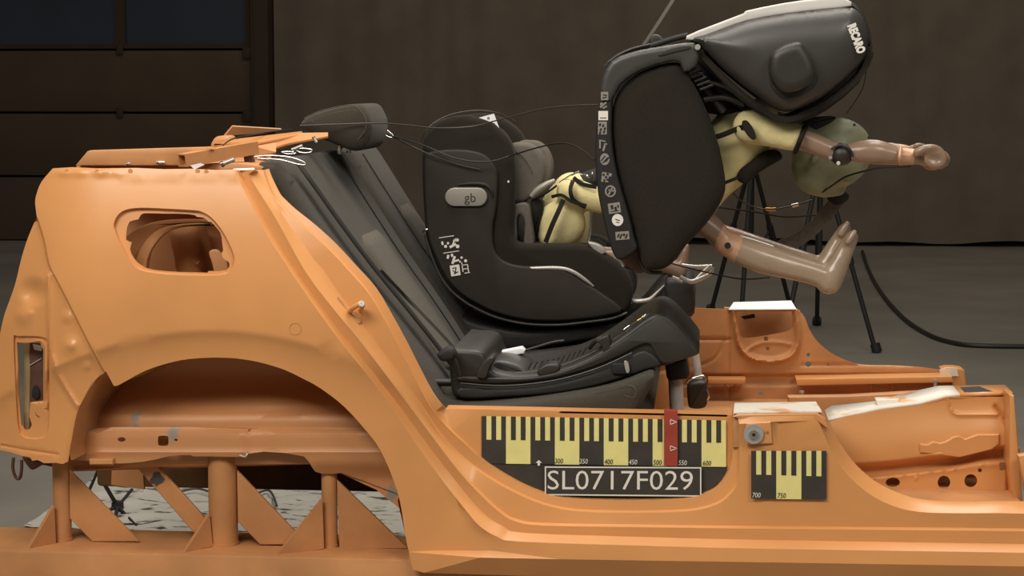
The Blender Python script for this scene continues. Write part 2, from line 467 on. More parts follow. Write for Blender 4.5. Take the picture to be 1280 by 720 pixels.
# ================================================================== CAR BODY
car = thing('car_body', W(640, 640, .7), 'cut-open orange car body shell with black rear wheel arch opening, bolted on the sled', 'car body')

crease_c = [(200, 419), (230, 413), (255, 411.5), (285, 412), (320, 417), (345, 423), (372, 435), (398, 452)]
V1c = [(61, 345), (61.5, 400), (64, 442), (73, 470), (96, 507)]
def bumpf(px, py, cx, cy, r, h):
    d = math.hypot(px-cx, py-cy)/r
    return -h*(1-sm(d)) if d < 1 else 0
def qy(px, py):
    v = -.015
    if py < 415: v += .055*((415-py)/205)**2
    d = py-(412+20*((px-265)/130)**2)
    if d > 0: v += .026*(1-math.exp(-d/26))*(1-math.exp(-d/3))
    if px < 130: v += .07*((130-px)/130)**2
    return v
Tl = [(47.5, 273), (56, 300), (62, 330), (72, 350), (90, 385), (110, 425), (130.5, 463.5)]
def left_of_T(px, py):
    if py < 273: return False
    for (a, b), (c, d) in zip(Tl, Tl[1:]):
        if b <= py <= d: return px < lerp(a, c, (py-b)/(d-b))-1
    return px < 132
def yb(px, py):
    v = qy(px, py)
    if px > 540: v = lerp(v, -.020, t_sill(px)*sm((py-590)/70))
    if py < 226: v -= .004*math.exp(-((py-216)/4)**2)*(.6+.4*math.sin(px*.21)*math.sin(px*.057+1))
    if left_of_T(px, py):
        v -= .006*math.exp(-(segdist((px, py), V1c, False)/3.0)**2)
        v += .013
        for cx, cy, r, h in ((85, 396, 12, .005), (89, 432, 18, .005), (89, 432, 9, .004), (109, 458, 8, .003), (38, 392, 7, .003), (42, 365, 22, -.014), (30, 395, 16, .006)):
            v += bumpf(px, py, cx, cy, r, h)
    return v
edgeOpen = [(336, 211), (340, 222), (350, 242), (357, 250), (370, 262), (395, 282), (420, 305), (445, 332), (470, 360), (492, 397), (510, 430), (519, 448), (541, 490), (557, 511)]
R = [(329, 212.5), (333, 226), (343, 247), (362, 268), (388, 291), (413, 314), (438, 341), (462, 369), (484, 406), (501, 438), (511, 457), (532, 499), (548, 522), (562, 537), (579, 553), (601, 573), (622, 588), (654, 606), (685, 618), (716, 623), (760, 625), (810, 625), (854, 623), (879, 618), (897, 609), (909, 593), (915, 577), (917, 552), (917.5, 530), (916, 519.5)]
Cl = [(322, 212.3), (327, 225), (340, 246), (360, 279), (393, 325), (420, 366), (468, 430), (518, 497), (556, 552), (588, 581), (618, 602), (650, 619), (680, 631), (720, 639), (790, 641), (860, 639), (895, 631), (914, 617), (923, 600), (925, 560), (922, 519.3)]
Bl = [(307, 212.1), (322, 237), (347, 277), (382, 340), (420, 390), (450, 426), (500, 492), (545, 552), (575, 591), (600, 618), (625, 641), (645, 652), (680, 657), (800, 659), (960, 661), (1280, 664), (1450, 668)]
A1 = [(299, 212), (313, 239), (328, 268), (343, 296), (364, 329), (389, 365), (414, 399), (434, 426), (468, 467), (498, 506), (520, 536), (556, 584), (590, 626), (610, 646), (630, 658), (655, 666), (800, 671), (960, 675), (1280, 680), (1450, 684)]
Al = [(292, 211.9), (305, 238), (320, 267), (335, 296), (357, 330), (382, 367), (407, 402), (427, 429), (460, 470), (490, 510), (510, 540), (545, 590), (580, 635), (600, 658), (622, 671), (650, 677), (800, 682), (960, 686), (1280, 691), (1450, 695)]
S1 = [(511, 690), (600, 697), (700, 699), (960, 703), (1280, 708), (1450, 712)]
E2 = [(1018, 518), (1028, 538), (1040, 566), (1056, 590), (1083, 615), (1115, 632), (1150, 640), (1200, 641.5), (1280, 642), (1450, 650)]
E1 = [(1024, 517.6), (1036, 540), (1048, 563), (1064, 586), (1089, 608), (1118, 623), (1151, 632), (1200, 634.5), (1280, 634), (1450, 642)]
E0 = [(1030, 517), (1038, 530), (1046, 547), (1056, 563), (1071, 582), (1093, 601), (1121, 615.5), (1152, 624.5), (1200, 627.5), (1280, 627), (1450, 634)]
def t_sill(px): return sm((px-545)/90)
yA = lambda px, py: lerp(yb(px, py), -.020, t_sill(px))
yA1 = lambda px, py: lerp(qy(px, py)+.016, .004, t_sill(px))
yB = lambda px, py: lerp(qy(px, py)+.008, .005, t_sill(px))
yC = lambda px, py: lerp(qy(px, py)+.030, .020, t_sill(px))
yR = lambda px, py: lerp(qy(px, py)+.032, .033, t_sill(px))
yR1 = lambda px, py: lerp(qy(px, py)+.040, .048, t_sill(px))
def off(line, d, ends=True):
    out = []
    for i, p in enumerate(line):
        a = Vector(line[max(0, i-1)]); b = Vector(line[min(len(line)-1, i+1)]); t = (b-a).normalized()
        out.append((p[0]+t.y*d, p[1]-t.x*d))
    return out
Rs, Cs, Bs, A1s, As = [cr(q, 3) for q in (R, Cl, Bl, A1, Al)]
R1 = off(Rs, 2.6); R1[0] = (331.5, 212); R1[-1] = (913.5, 519)
C2 = off(Cs, 3.0); C2[-1] = (919.2, 521); C2 = [p for p in C2 if p[1] > 330]
B2 = [p for p in off(Bs, 3.5) if p[1] > 345]
leftEdge = [(66, 210.5), (52, 227), (45.5, 243), (44, 254), (46, 271), (35, 297), (27, 322), (19, 355), (11, 378), (5, 395), (0, 418), (-6, 450), (-10, 500), (-9, 560)]
leftEdge = leftEdge[:1]+cr(leftEdge[:5], 3)[1:-1]+cr(leftEdge[4:], 3)
bottomL = [(0, 562.5), (12, 565), (25, 569), (38, 572), (40, 576), (47, 575), (55, 579), (70, 578.5), (78, 580), (85, 577)]
archL = cr([(85, 577), (89, 555), (96, 520), (105, 500), (120, 474), (133, 465)], 4)
archR = cr([(142, 482), (149, 481), (180, 464), (210, 454), (235, 449), (265, 447), (295, 448), (325, 453), (355, 462), (380, 474), (400, 485), (430, 508), (459, 540), (475, 562), (490, 595), (500, 627), (506, 665), (511, 690), (516, 712)], 3)
bottomR = [(530, 716), (700, 721), (1000, 729), (1450, 741)]
topEdge = [(909, 518.5), (700, 514), (600, 512.5), (557, 511)]
E0s, E1s, E2s = cr(E0, 3), cr(E1, 3), cr(E2, 3)
edgeS = cr(edgeOpen, 3)
topL = [(318, 212.2), (292, 211.9), (270, 212.5), (240, 211), (205, 211.5), (170, 210), (120, 210.5), (90, 209), (66, 210.5)]
outer = leftEdge+bottomL+archL[1:]+archR+bottomR+E0s[::-1]+[(985, 518), (940, 519)]+[Cs[-1], Rs[-1], R1[-1]]+topEdge[:-1]+edgeS[::-1]+[R1[0], Rs[0], Cs[0]]+topL[1:-1]
def ysill(px, py): return .006
lipL = lambda px, py: yb(px, py)-.004
winO = cr([(142, 280), (147, 269), (157.5, 262), (176, 259.6), (206, 260.6), (240, 262.5), (252, 264.5), (264.5, 272), (277, 287), (287.5, 306), (293, 321), (292, 332), (286, 340), (277, 343.6), (252, 344.6), (206, 343), (180, 339), (168, 333), (159, 321), (150, 304), (144, 290)], 3, True)
winI1 = [tuple(Vector(p)+(Vector((218, 303))-Vector(p)).normalized()*2.2) for p in winO]
winH = [(157.5, 300), (157.8, 293), (158.5, 286), (160, 281), (162, 277), (168, 275), (173, 274.2), (174.5, 271), (176, 268.5), (180, 266.5), (193, 266.5), (206, 267), (222, 267), (237, 267.8), (244, 269), (246, 271), (252, 271.5), (257, 273.5), (261, 277), (265, 278), (271, 285), (275, 290), (277, 296), (278, 305), (279, 313), (277, 316.5), (278, 321), (281, 324.5), (285.5, 327), (287, 330), (286.5, 334), (283, 337.6), (274, 339), (260, 339), (260, 341), (240, 340.5), (222, 340), (205, 339), (191, 337.3), (182, 335), (176, 331.5), (171, 328), (166.5, 322), (163.5, 316), (162.5, 311), (164.5, 303), (161, 302)]
slit = [(21, 428), (35, 428.5), (50, 429), (54, 437), (54, 470), (54, 501), (46, 502), (38, 503), (36.5, 520), (40, 531), (37, 537), (31, 537.5), (26.5, 531), (24, 500), (22.5, 460)]
slitO = cr([(17, 424), (22, 420), (50, 420.5), (60, 426), (62, 440), (62, 500), (61, 535), (55, 547), (40, 549), (28, 545), (22, 530), (19, 480)], 3, True)
slitO1 = [tuple(Vector(p)+(Vector((40, 485))-Vector(p)).normalized()*2) for p in slitO]
yW = lambda px, py: qy(px, py)+.011
crease = cr([(207, 417), (230, 413), (255, 411.5), (285, 412), (320, 417), (345, 423), (372, 435), (395, 449)], 3)
V1 = cr([(61, 345), (61.5, 400), (64, 442), (73, 470), (96, 507)], 4)
V2 = [(p[0]+4, p[1]-1) for p in V1[:-2]]
T1 = [(p[0]-2.4, p[1]+.6) for p in cr(Tl, 3)]
lines = [
    (leftEdge, None, False), (bottomL, None, False), (archL, lambda x, y: yb(x, y), False), ([archL[-1], archR[0]], lambda x, y: qy(x, y), False),
    (archR, lambda x, y: yb(x, y), False), (bottomR, ysill, False),
    (E0s, .060, False), (E1s, .034, False), (E2s, .013, False), ([(985, 518), (940, 519)], .013, False),
    (topEdge, .048, False), (edgeS, lambda x, y: qy(x, y)+.042, False), (topL, None, False),
    (Rs, yR, False), (R1, yR1, False), (Cs, yC, False), (Bs, yB, False), (C2, lambda x, y: yC(x, y)+lerp(.004, .009, t_sill(x)), False), (B2, lambda x, y: yB(x, y)+lerp(.004, .009, t_sill(x)), False), (A1s, yA1, False), (As, yA, False),
    (S1, -.025, False), (winO, qy, True), (winI1, yW, True), (winH, yW, True), (slit, lambda x, y: yb(x, y)+.008, True), (slitO, yb, True), (slitO1, lambda x, y: yb(x, y)+.008, True),
    (cr(Tl, 3), qy, False), (T1, yb, False),
    ([(3, 557), (30, 562), (72, 568)], lambda x, y: yb(x, y)+.004, False), ([(2, 554), (30, 559), (73, 565.5)], lambda x, y: yb(x, y)-.001, False),
    ([(924, 530), (970, 527), (1012, 526)], .008, False), ([(968, 528), (972, 558)], .010, False), ([(975, 528), (978, 558)], .014, False),
]
quarter = leftEdge+bottomL+archL[1:]+archR+S1[:2]+As[40:0:-1][-38:]+topL[1:-1]
grid = [(x+.37+(y % 2), y+.11) for y in range(392, 470, 3) for x in range(190, 420, 3) if x < 372+(y-392)*.6]
grid += [(x+.37+(y % 2), y+.11) for y in range(338, 512, 2) for x in range(48, 112, 2)]
stepc = 7
Aline = As
def inQ(p):
    # left of shut line A
    for (a, b), (c, d) in zip(Aline, Aline[1:]):
        if b <= p[1] <= d and c > a: return p[0] < lerp(a, c, (p[1]-b)/(d-b))-4
    return p[1] < 690
for gy in range(205, 700, stepc):
    for gx in range(-8, 620, stepc):
        p = (gx+.3+(gy//stepc % 2)*4.5, gy+.2)
        if inQ(p) and p[0] > 145 and not pin(p, winO) and not (188 < p[0] < 421 and 391 < p[1] < 471): grid.append(p)
for gy in range(212, 590, 3):
    for gx in range(-8, 146, 3):
        p = (gx+.3+(gy//4 % 2)*2, gy+.2)
        if inQ(p) and not pin(p, slitO) and not pin(p, winO) and not (47 < p[0] < 113 and 337 < p[1] < 513): grid.append(p)
arcs = [[(1034, 596), (1044, 618), (1067, 639), (1090, 648), (1125, 654)]]
def ypil(px, py):
    v = .013
    for a in arcs: v -= .004*math.exp(-(segdist((px, py), a, False)/4)**2)
    return v
pil = [(1000, 575), (1025, 570), (1036, 580), (1052, 600), (1078, 624), (1112, 641), (1150, 650), (1200, 651), (1200, 657), (1010, 653)]
yb0 = yb
def yb(px, py): return ypil(px, py) if px > 880 else yb0(px, py)
sheet('side_panel', lines, outer, [winH, slit], grid, yb, ORANGE, car, .004, 30, 2.2)

# sill top and stump top returns (the cut faces run inwards)
sillz = W(700, 513, .048)
plate3('sill_flange', [W(557, 511, .048), W(909, 518.5, .048), W(909, 518.5, .048)+Vector((0, .05, .0)), W(557, 511, .048)+Vector((0, .05, .0))], (0, 0, -1), .004, ORANGE, car)
st = [W(916, 519.5, .016), W(1030, 517, .016)]
bm = bmesh.new()
prof = [(916, 519), (922, 517.5), (1024, 516), (1033, 524), (1033, 560), (916, 560)]
bm_puff(bm, xz(prof, .02), .022, .15, .004, 2)
bm_link('pillar_stump_core', bm, ORANGE2, car)
pl, pr = W(917, 517.2, .016), W(1027, 515.6, .016)
plate3('white_stump_top', [pl, pr, pr+Vector((-.004, .135, -.002)), pl+Vector((.004, .135, -.002))], (0, 0, 1), .003, WHITEP, car)
slab('pillar_stump_edge', [(916, 521), (922, 518), (1022, 516.5), (1031, 523), (1036, 537), (1026, 530), (1018, 524), (930, 525)], .012, .022, ORANGE, car, .002)
slab('bolt_plate', [(932, 529), (964, 527), (966, 555), (933, 556)], .006, .014, ORANGE, car, .002)
# washer bolt on the stump
c = W(942, 542.5, .003)
wsh = disc('washer', c, (0, -1, 0), .0205, .006, STEEL, car, 32)
disc('bolt_head', c-Vector((0, .006, 0)), (0, -1, 0), .010, .008, CHROME, wsh, 6)
disc('socket', c-Vector((0, .0101, 0)), (0, -1, 0), .004, .001, INK, wsh, 6)
disc('rivet', W(958, 539, .003), (0, -1, 0), .003, .004, ORANGE2, car, 12)
# door striker
sp = [W(422, 372, qy(422, 372)+.030), W(431, 390, .02), W(450, 405, .02)]
slab('striker_plate', cr([(421, 371), (427, 376), (436, 388), (449, 397), (451, 404), (445, 405), (433, 396), (424, 385)], 3, True), .012, .022, ORANGE2, car, .002)
ptube('striker_loop', [(437, 389, .015), (440, 386, -.01), (446, 382, -.02), (452, 379, -.02), (453, 382, -.005), (450, 388, .015)], 3.2, ORANGE, car, 4, 10)
disc('striker_pin', W(451, 380, -.02), (.5, -1, .3), .0065, .012, STEEL, car, 14)
loop_tube('fuel_mark_ring', [W(369+7.5*math.cos(a), 411+7.5*math.sin(a), qy(369, 411)-.0005) for a in [k*PI/6 for k in range(12)]], .0006, ORANGE2, car, 5, 2)

# inner sheets seen through the quarter window
slab('window_inner_arch', cr([(150, 350), (152, 305), (170, 286), (195, 277), (225, 274.5), (262, 275), (300, 279), (300, 284.5), (262, 281), (232, 282), (210, 287), (195, 300), (185, 318), (178, 352)], 3, True), .10, .13, ORANGE2, car, .006)
slab('inner_arch_lip', cr([(166, 350), (170, 322), (182, 300), (200, 286), (228, 280), (262, 279.5), (262, 281.5), (230, 284), (208, 291), (194, 305), (184, 325), (180, 352)], 3, True), .085, .10, ORANGE2, car, .004)
dome('inner_column', [(207, 284), (238, 282), (246, 300), (252, 350), (222, 352), (213, 325)], .20, .30, .035, .035, ORANGE2, car, 3)
slab('inner_side_wall', [(120, 250), (315, 250), (330, 360), (120, 360)], .36, .37, ORANGE2, car, .002)
puff('inner_tab', [(261, 315), (270, 312), (277, 318), (284, 330), (284, 346), (270, 346), (265, 330)], .05, .06, .003, ORANGE2, car, 4)
ptube('inner_bead', [(243, 296, .33), (250, 300, .33), (258, 296, .33)], 2, ORANGE2, car, 5)
ptube('inner_bead', [(243, 325, .19), (246, 330, .19), (249, 326, .19)], 1.2, ORANGE2, car, 5)
# housing behind the tail slit
slab('lamp_strip', [(29, 425), (37, 425), (38, 470), (36, 545), (29, 545)], .10, .12, mat('cream_strip', (196, 172, 130), .5), car, .004)
hs = slab('lamp_housing', [(37, 425), (56, 425), (56, 502), (37, 502)], .09, .11, BROWN, car, .003)
plate3('torn_tape', [W(41, 430, .085), W(53, 432, .08), W(52, 439, .082), W(43, 437, .085)], (0, -1, 0), .001, PAPER, hs)
ptube('housing_rib', [(37, 457, .088), (52, 448, .088)], .8, STEEL, hs, 1)
puff('housing_hole', [(40, 488), (44, 481), (49, 488), (49, 497), (44, 499), (40, 496)], .086, .09, .001, INK, hs, 3)
disc('panel_hole', W(50, 516, yb(50, 516)+.007), (0, -1, 0), .010, .002, BROWN, car, 18)

# wheelhouse: tunnel from the arch lip inwards, and its inner wall
arch = [(89, 578)]+archL[2:-1]+[(133, 463), (145, 468)]+archR[3:52]+[(497, 628)]
bm = bmesh.new(); rows = []
for y, s in ((.018, 0), (.10, 0.02), (.2, .05), (.24, .10)):
    c0 = W(295, 560, .1); row = []
    for p in arch:
        q = W(p[0], p[1], .018); row.append(bm.verts.new((lerp(q.x, c0.x, s), y, lerp(q.z+.004, c0.z, s*.8))))
    rows.append(row)
for a, b_ in zip(rows, rows[1:]):
    for i in range(1, len(a)): bm.faces.new((a[i-1], a[i], b_[i], b_[i-1]))
bm_link('wheelhouse', bm, ORANGE2, car, 60)
wall = [(70, 590), (90, 480), (140, 440), (200, 425), (260, 420), (320, 424), (380, 445), (430, 480), (470, 530), (500, 590), (505, 640), (470, 612), (400, 580)]
def ywh(px, py):
    v = lerp(.215, .098, sm((py-462)/76)) if py < 538 else .10+.02*sm((py-538)/10)
    v += .006*math.exp(-((py-514)/2.5)**2)-.006*math.exp(-((py-519)/3)**2)+.010*math.exp(-((py-534)/3)**2)
    v += .07*clamp((170-px)/80)
    return v-.012*math.exp(-((px-340)/40)**2-((py-500)/14)**2)
g = [(x+.2, y+.2) for x in range(74, 500, 10) for y in range(424, 640, 4)]
sheet('wheelhouse_inner_wall', [(wall, None, True)], wall, [], g, ywh, SCUFF, car, .003, 60)
# chassis rail with punched holes
rail = [(84, 545), (110, 537), (140, 534), (240, 534), (330, 535), (420, 537), (500, 540), (505, 622), (492, 615), (470, 607), (455, 601), (440, 596), (427, 591), (415, 592.5), (402, 592), (394, 589.5), (390, 584), (386, 577), (380, 570.5), (355, 566), (330, 564.5), (318, 566), (309, 567.5), (305, 571), (280, 571), (262, 570.5), (241, 570.5), (239, 568.8), (225, 569), (212, 570), (196, 574), (180, 577), (160, 579), (141, 579.5), (140, 582), (112, 581), (111, 576), (90, 575)]
def ell2(cx, cy, a, b_, n=12): return [(cx+a*math.cos(2*PI*k/n), cy+b_*math.sin(2*PI*k/n)) for k in range(n)]
def pill(cx, cy, a, b_):
    return [(cx+a-b_+b_*math.cos(t), cy+b_*math.sin(t)) for t in [(-.5+k/8)*PI for k in range(9)]]+[(cx-a+b_-b_*math.cos(t), cy-b_*math.sin(t)) for t in [(-.5+k/8)*PI for k in range(9)]]
def rr(cx, cy, a, b_, r=.25):
    return cr([(cx-a, cy-b_*.6), (cx-a*.7, cy-b_), (cx+a*.7, cy-b_), (cx+a, cy-b_*.6), (cx+a, cy+b_*.6), (cx+a*.7, cy+b_), (cx-a*.7, cy+b_), (cx-a, cy+b_*.6)], 2, True)
rh = [ell2(152, 549.3, 5, 3), rr(204, 551, 6.5, 6.2), ell2(220, 550, 2.2, 1.6, 8), ell2(312, 538.3, 2, 1.8, 8)]
def yrail(px, py):
    v = .085+.012*sm((543-py)/8)+.03*sm((py-572)/30)*sm((px-350)/60)
    v += .006*sm((px-308)/3)*(1-sm((px-325)/20))-.004*math.exp(-((py-566)/3)**2)
    return v+.05*clamp((120-px)/40)
g = [(x+.2, y+.3) for x in range(88, 505, 7) for y in range(537, 620, 4)]
sheet('chassis_rail', [(rail, None, True)]+[(h, None, True) for h in rh], rail, rh, g, yrail, SCUFF, car, .003, 40)
slab('chassis_rail_flange', [(111, 574), (141, 574), (141, 581), (112, 581)], .07, .09, ORANGE2, car, .002)
ptube('bent_flange_tear', [(300, 569, .08), (306, 571, .076), (309, 568, .076), (309, 565, .08)], 1.3, STEEL, car, 3)
# far side sill and underbody (underbody coloured dark for the shade below the car)
zf = W(950, 500, 1.4).z
xr = W(1450, 600, 0).x
box('floor_pan', (W(540, 500, .1).x, .10, zf-.02), (W(1252, 500, .4).x, 1.44, zf), ORANGE2, car)
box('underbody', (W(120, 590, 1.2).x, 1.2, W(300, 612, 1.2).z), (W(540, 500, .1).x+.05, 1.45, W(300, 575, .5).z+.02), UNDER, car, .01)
box('luggage_floor', (W(85, 500, .3).x, .31, W(300, 545, .4).z-.02), (W(520, 500, .3).x, 1.45, W(300, 545, .4).z), ORANGE2, car)
# far quarter panel
fq = [(150, 215), (330, 210), (420, 330), (500, 440), (520, 520), (520, 600), (430, 600), (400, 560), (330, 535), (260, 560), (240, 590), (190, 590), (150, 400)]
slab('far_quarter_panel', fq, 1.47, 1.48, ORANGE2, car, .002)
box('tail_panel', (W(62, 300, .15).x, .13, W(62, 560, .15).z), (W(62, 300, .15).x+.02, 1.47, W(62, 330, .15).z), ORANGE2, car, .004)

# tow eye under the tail
ptube('tow_eye', [(17, 572, .25), (16, 585, .25), (20, 597, .25), (25, 597, .25), (27, 585, .25), (27, 575, .25)], 2.2, BROWN, car, 4, 8)
puff('tow_bracket', [(28, 570), (60, 574), (66, 584), (52, 582), (40, 588), (33, 582)], .2, .27, .006, BROWN, car, 3)

# far side: pillar stump, sill, ledges
farO = [(800, 384), (866, 385), (909, 386.5), (921, 387), (990, 387), (997, 386)]+cr([(997, 386), (1006, 397), (1012, 412), (1022, 427), (1040, 442), (1060, 451.5), (1080, 456), (1120, 457), (1150, 459), (1172, 462)], 4)[1:]+[(1200, 462), (1205, 466), (1207, 485), (1207, 520), (800, 520)]
cut = [(921, 389), (990, 389), (990.5, 407), (989, 411), (985, 414), (970, 417), (955, 420), (940, 422), (929, 423), (926, 420)]
rimU = cr([(915, 389), (920, 420), (923, 432), (930, 445), (945, 452), (970, 454), (990, 447), (999, 434), (1000, 412), (996, 389)], 4)
rimU2 = cr([(919, 389), (924, 420), (928, 432), (935, 441), (948, 447), (970, 448.5), (986, 443), (993, 432), (995, 412), (992, 389)], 4)
fh = [cut, rr(957.5, 423.5, 2.4, 2.6), ell2(959.5, 435.5, 2.6, 2.4, 10), rr(1010.5, 443.5, 2, 2.2), ell2(1010.5, 455.2, 4, 3.6, 12), ell2(1035, 456.3, 1.7, 1.6, 8), ell2(951, 492, 3, 2.4, 10)]
YF = 1.42
rimM = cr([(916.5, 386), (922, 422), (926, 434), (933, 443), (947, 450), (970, 451), (988, 445), (996, 433), (997.5, 412), (994, 386)], 3)
archM = [(930, 443), (936, 436), (945, 431), (955, 428), (966, 427.5), (978, 428.5), (988, 431)]
arcL = [(866, 458), (880, 455), (892, 449), (900, 440), (905, 425)]
def yfar(px, py):
    v = YF+.016*sm((py-467)/3)-.012*sm((py-478)/6)
    if 900 < px < 1012 and py < 465:
        d = segdist((px, py), rimM, False); v -= .016*math.exp(-(d/3.6)**2)
        if pin((px, py), rimM): v += .010*sm(d/4)
        v -= .005*math.exp(-(segdist((px, py), archM, False)/2.0)**2)
    if px < 915: v += .006*math.exp(-((py-424)/1.8)**2)+.004*math.exp(-(segdist((px, py), arcL, False)/1.8)**2)+.004*sm((px-909)/3)*(px < 912)
    return v+.004*math.exp(-((py-456)/2)**2)*(px > 1000)
g = [(x+.4+(y % 2), y+.3) for x in range(803, 1206, 2) for y in range(388, 518, 2)]
sheet('far_sill_panel', [(farO, None, True)]+[(h, None, True) for h in fh], farO, fh, g, yfar, ORANGE2, car, .004, 70, 1.3)
slab('far_sill_backing', [(905, 384), (1000, 388), (1003, 440), (905, 450)], 1.56, 1.57, ORANGE2, car, .002)
plate3('cutout_slot', [W(926, 395.5, 1.55), W(943, 392, 1.55), W(944, 397, 1.55), W(930, 399, 1.55)], (0, -1, 0), .003, INK, car)
bm = bmesh.new(); a, b_, c, d = W(911, 387, 1.41), W(995, 386, 1.41), W(995, 386, 1.41), W(911, 387, 1.41)
o = plate3('white_cap', [W(911, 387.5, 1.405), W(995.5, 387, 1.405), W(989, 376.5, 1.54), W(917, 378.5, 1.54)], (0, 0, 1), .002, PAPER, car)
slab('seat_rail_ledge', [(885, 474), (932, 474), (932, 480), (885, 480)], 1.36, 1.42, ORANGE, car, .003)
slab('seat_rail_ledge', [(995, 474), (1190, 470.5), (1192, 478), (996, 482)], 1.34, 1.42, ORANGE, car, .003)
for px, py in ((1089, 486), (1115, 485)): ptube('ledge_rib', [(px, 480, 1.40), (px, 492, 1.40)], 1.6, ORANGE2, car, 1)
for px in (906, 919): ptube('ledge_rib', [(px, 480, 1.41), (px, 490, 1.41)], 1.2, ORANGE2, car, 1)
plate3('white_tape', [W(1174, 461.5, 1.40), W(1196, 461, 1.40), W(1198, 470, 1.40), W(1176, 470.5, 1.40)], (0, -1, 0), .002, WHITEP, car)
puff('far_sill_end', [(1176, 461), (1202, 460.5), (1207, 470), (1207, 490), (1190, 492), (1190, 478)], 1.405, 1.46, .006, ORANGE, car, 3)
for p0, p1, y in (((1002, 502), (1002, 490), 1.0), ((1169, 488), (1169, 476), .75)):
    bo = ptube('stud_bolt', [p0+(y,), p1+(y,)], 2.1, STEEL, car, 1, 12)
    disc('nut', W(p1[0], p1[1], y), (0, 0, 1), RM(3.4, y), .006, STEEL, bo, 6)
# inner sill ridge between the seats
slab('cross_member', [(800, 470), (832, 466), (838, 485), (845, 520), (790, 520)], .9, .96, ORANGE2, car, .01)
slab('tunnel_side', [(985, 496), (1060, 495), (1150, 490), (1200, 487), (1206, 530), (985, 530)], .95, .99, ORANGE2, car, .008)

# near front inner panel
YP = .24
fo = [(1036, 528), (1046, 524.5), (1099, 513), (1149, 506.5), (1183, 497), (1266, 494), (1270, 520), (1273, 560), (1278, 625), (1278, 690), (1036, 690)]
fholes = [ell2(1180, 603, 8, 8.3, 18), ell2(1213.5, 601, 8, 8.3, 18), ell2(1116, 603, 9, 6, 12), ell2(1225, 588, 2.6, 2.6, 8), rr(1252.5, 583, 3.2, 5)]
ridge = cr([(1040, 592), (1075, 588), (1120, 582), (1165, 577), (1190, 570), (1215, 564), (1255, 560)], 4)
ridge2 = cr([(1040, 597), (1080, 594), (1130, 588), (1180, 583), (1220, 580), (1268, 577)], 4)
jag = [(1150, 566), (1150, 555), (1160, 556), (1166, 552), (1176, 554), (1184, 551), (1192, 546), (1200, 545), (1206, 549), (1214, 546), (1222, 543), (1249, 543), (1249, 555)]
seamP = [(1184, 497), (1187, 509), (1191, 516), (1199, 519), (1246, 518.5)]
seamQ = [(1244, 508), (1252, 518), (1262, 538), (1272, 566)]
foldR = [(1066, 586), (1110, 585), (1160, 580), (1190, 571), (1215, 565), (1254, 560)]
def ypan(px, py):
    fy = lerp(582, 566, sm((px-1060)/190))-6*sm((px-1180)/60)
    v = YP-.022*sm((py-500)/(fy-512))
    v += .034*sm((py-fy+4)/9)-.028*sm((py-fy-10)/8)
    v -= .004*math.exp(-(segdist((px, py), [(1050, 601), (1085, 597), (1180, 587), (1262, 578)], False)/4.5)**2)
    v += .014*math.exp(-((px-1222)/17)**2-((py-559)/7)**2)-.010*math.exp(-((px-1175)/18)**2-((py-568)/6)**2)
    v -= .006*math.exp(-(segdist((px, py), seamP, False)/1.8)**2) if px > 1178 and py < 526 else 0
    v += .010*math.exp(-(segdist((px, py), seamQ, False)/2.2)**2) if px > 1236 else 0
    for cx, cy in ((1145, 598), (1194, 585), (1228, 580)): v += bumpf(px, py, cx, cy, 4, .004)
    return v+.012*sm((px-1256)/5)
g = [(x+.3+(y % 2), y+.4) for x in range(1038, 1278, 2) for y in range(496, 640, 2)]
sheet('front_inner_panel', [(fo, None, True)]+[(h, None, True) for h in fholes], fo, fholes, g, ypan, ORANGE, car, .004, 70, 1.3)
slab('welded_patch', jag+[(1240, 562), (1200, 572)], YP-.030, YP-.012, ORANGE, car, .002)
slab('panel_backing', [(1040, 560), (1275, 560), (1278, 660), (1040, 660)], .36, .37, ORANGE2, car, .002)
def top_strip(name, pts, depth, m):
    bm = bmesh.new(); A = [W(p[0], p[1], YP) for p in pts]; n = len(A)
    a = [bm.verts.new(v) for v in A]; b_ = [bm.verts.new(v+Vector((0, depth[i] if isinstance(depth, list) else depth, 0))) for i, v in enumerate(A)]
    for i in range(1, n): bm.faces.new((a[i-1], a[i], b_[i], b_[i-1]))
    o = bm_link(name, bm, m, car); md = o.modifiers.new('t', 'SOLIDIFY'); md.thickness = .006; return o
top_strip('white_panel_top', [(1036, 527), (1046, 524.5), (1099, 513), (1149, 506.5), (1183, 497), (1200, 496)], [.12, .15, .09, .15, .13, .12], WHITEP)
top_strip('panel_top', [(1200, 496), (1266, 494)], [.12, .11], ORANGE)
plate3('top_opening', [W(1207, 495.5, YP)+Vector((0, .02, .004)), W(1243, 494.5, YP)+Vector((0, .02, .004)), W(1243, 494.5, YP)+Vector((-.02, .09, .004)), W(1207, 495.5, YP)+Vector((0, .09, .004))], (0, 0, 1), .002, INK, car)
slab('top_clip', [(1095, 500), (1124, 499), (1126, 507), (1098, 511)], YP+.03, YP+.07, WHITEP, car, .003)
slab('inner_panel_wall', [(1050, 515), (1265, 500), (1270, 620), (1050, 620)], .37, .38, ORANGE2, car, .002)
slab('panel_end_post', [(1262, 494), (1268, 495), (1273, 560), (1279, 640), (1270, 640), (1262, 580)], .15, .25, ORANGE, car, .004)
slab('end_bracket', [(1273, 570), (1300, 566), (1300, 615), (1282, 616)], .1, .13, ORANGE2, car, .004)

# cut metal on the parcel shelf
def beam(name, pts, y0, y1, m=ORANGE2, r=.003): return slab(name, pts, y0, y1, m, car, r)
beam('rear_cross_plate', [(94, 207), (109, 189), (112, 188), (264, 183.5), (266, 187), (240, 195), (232, 207)], .10, .13)
beam('cut_shelf_plate', [(95, 206), (300, 204), (330, 208), (330, 214), (95, 214)], .13, .5, ORANGE2)
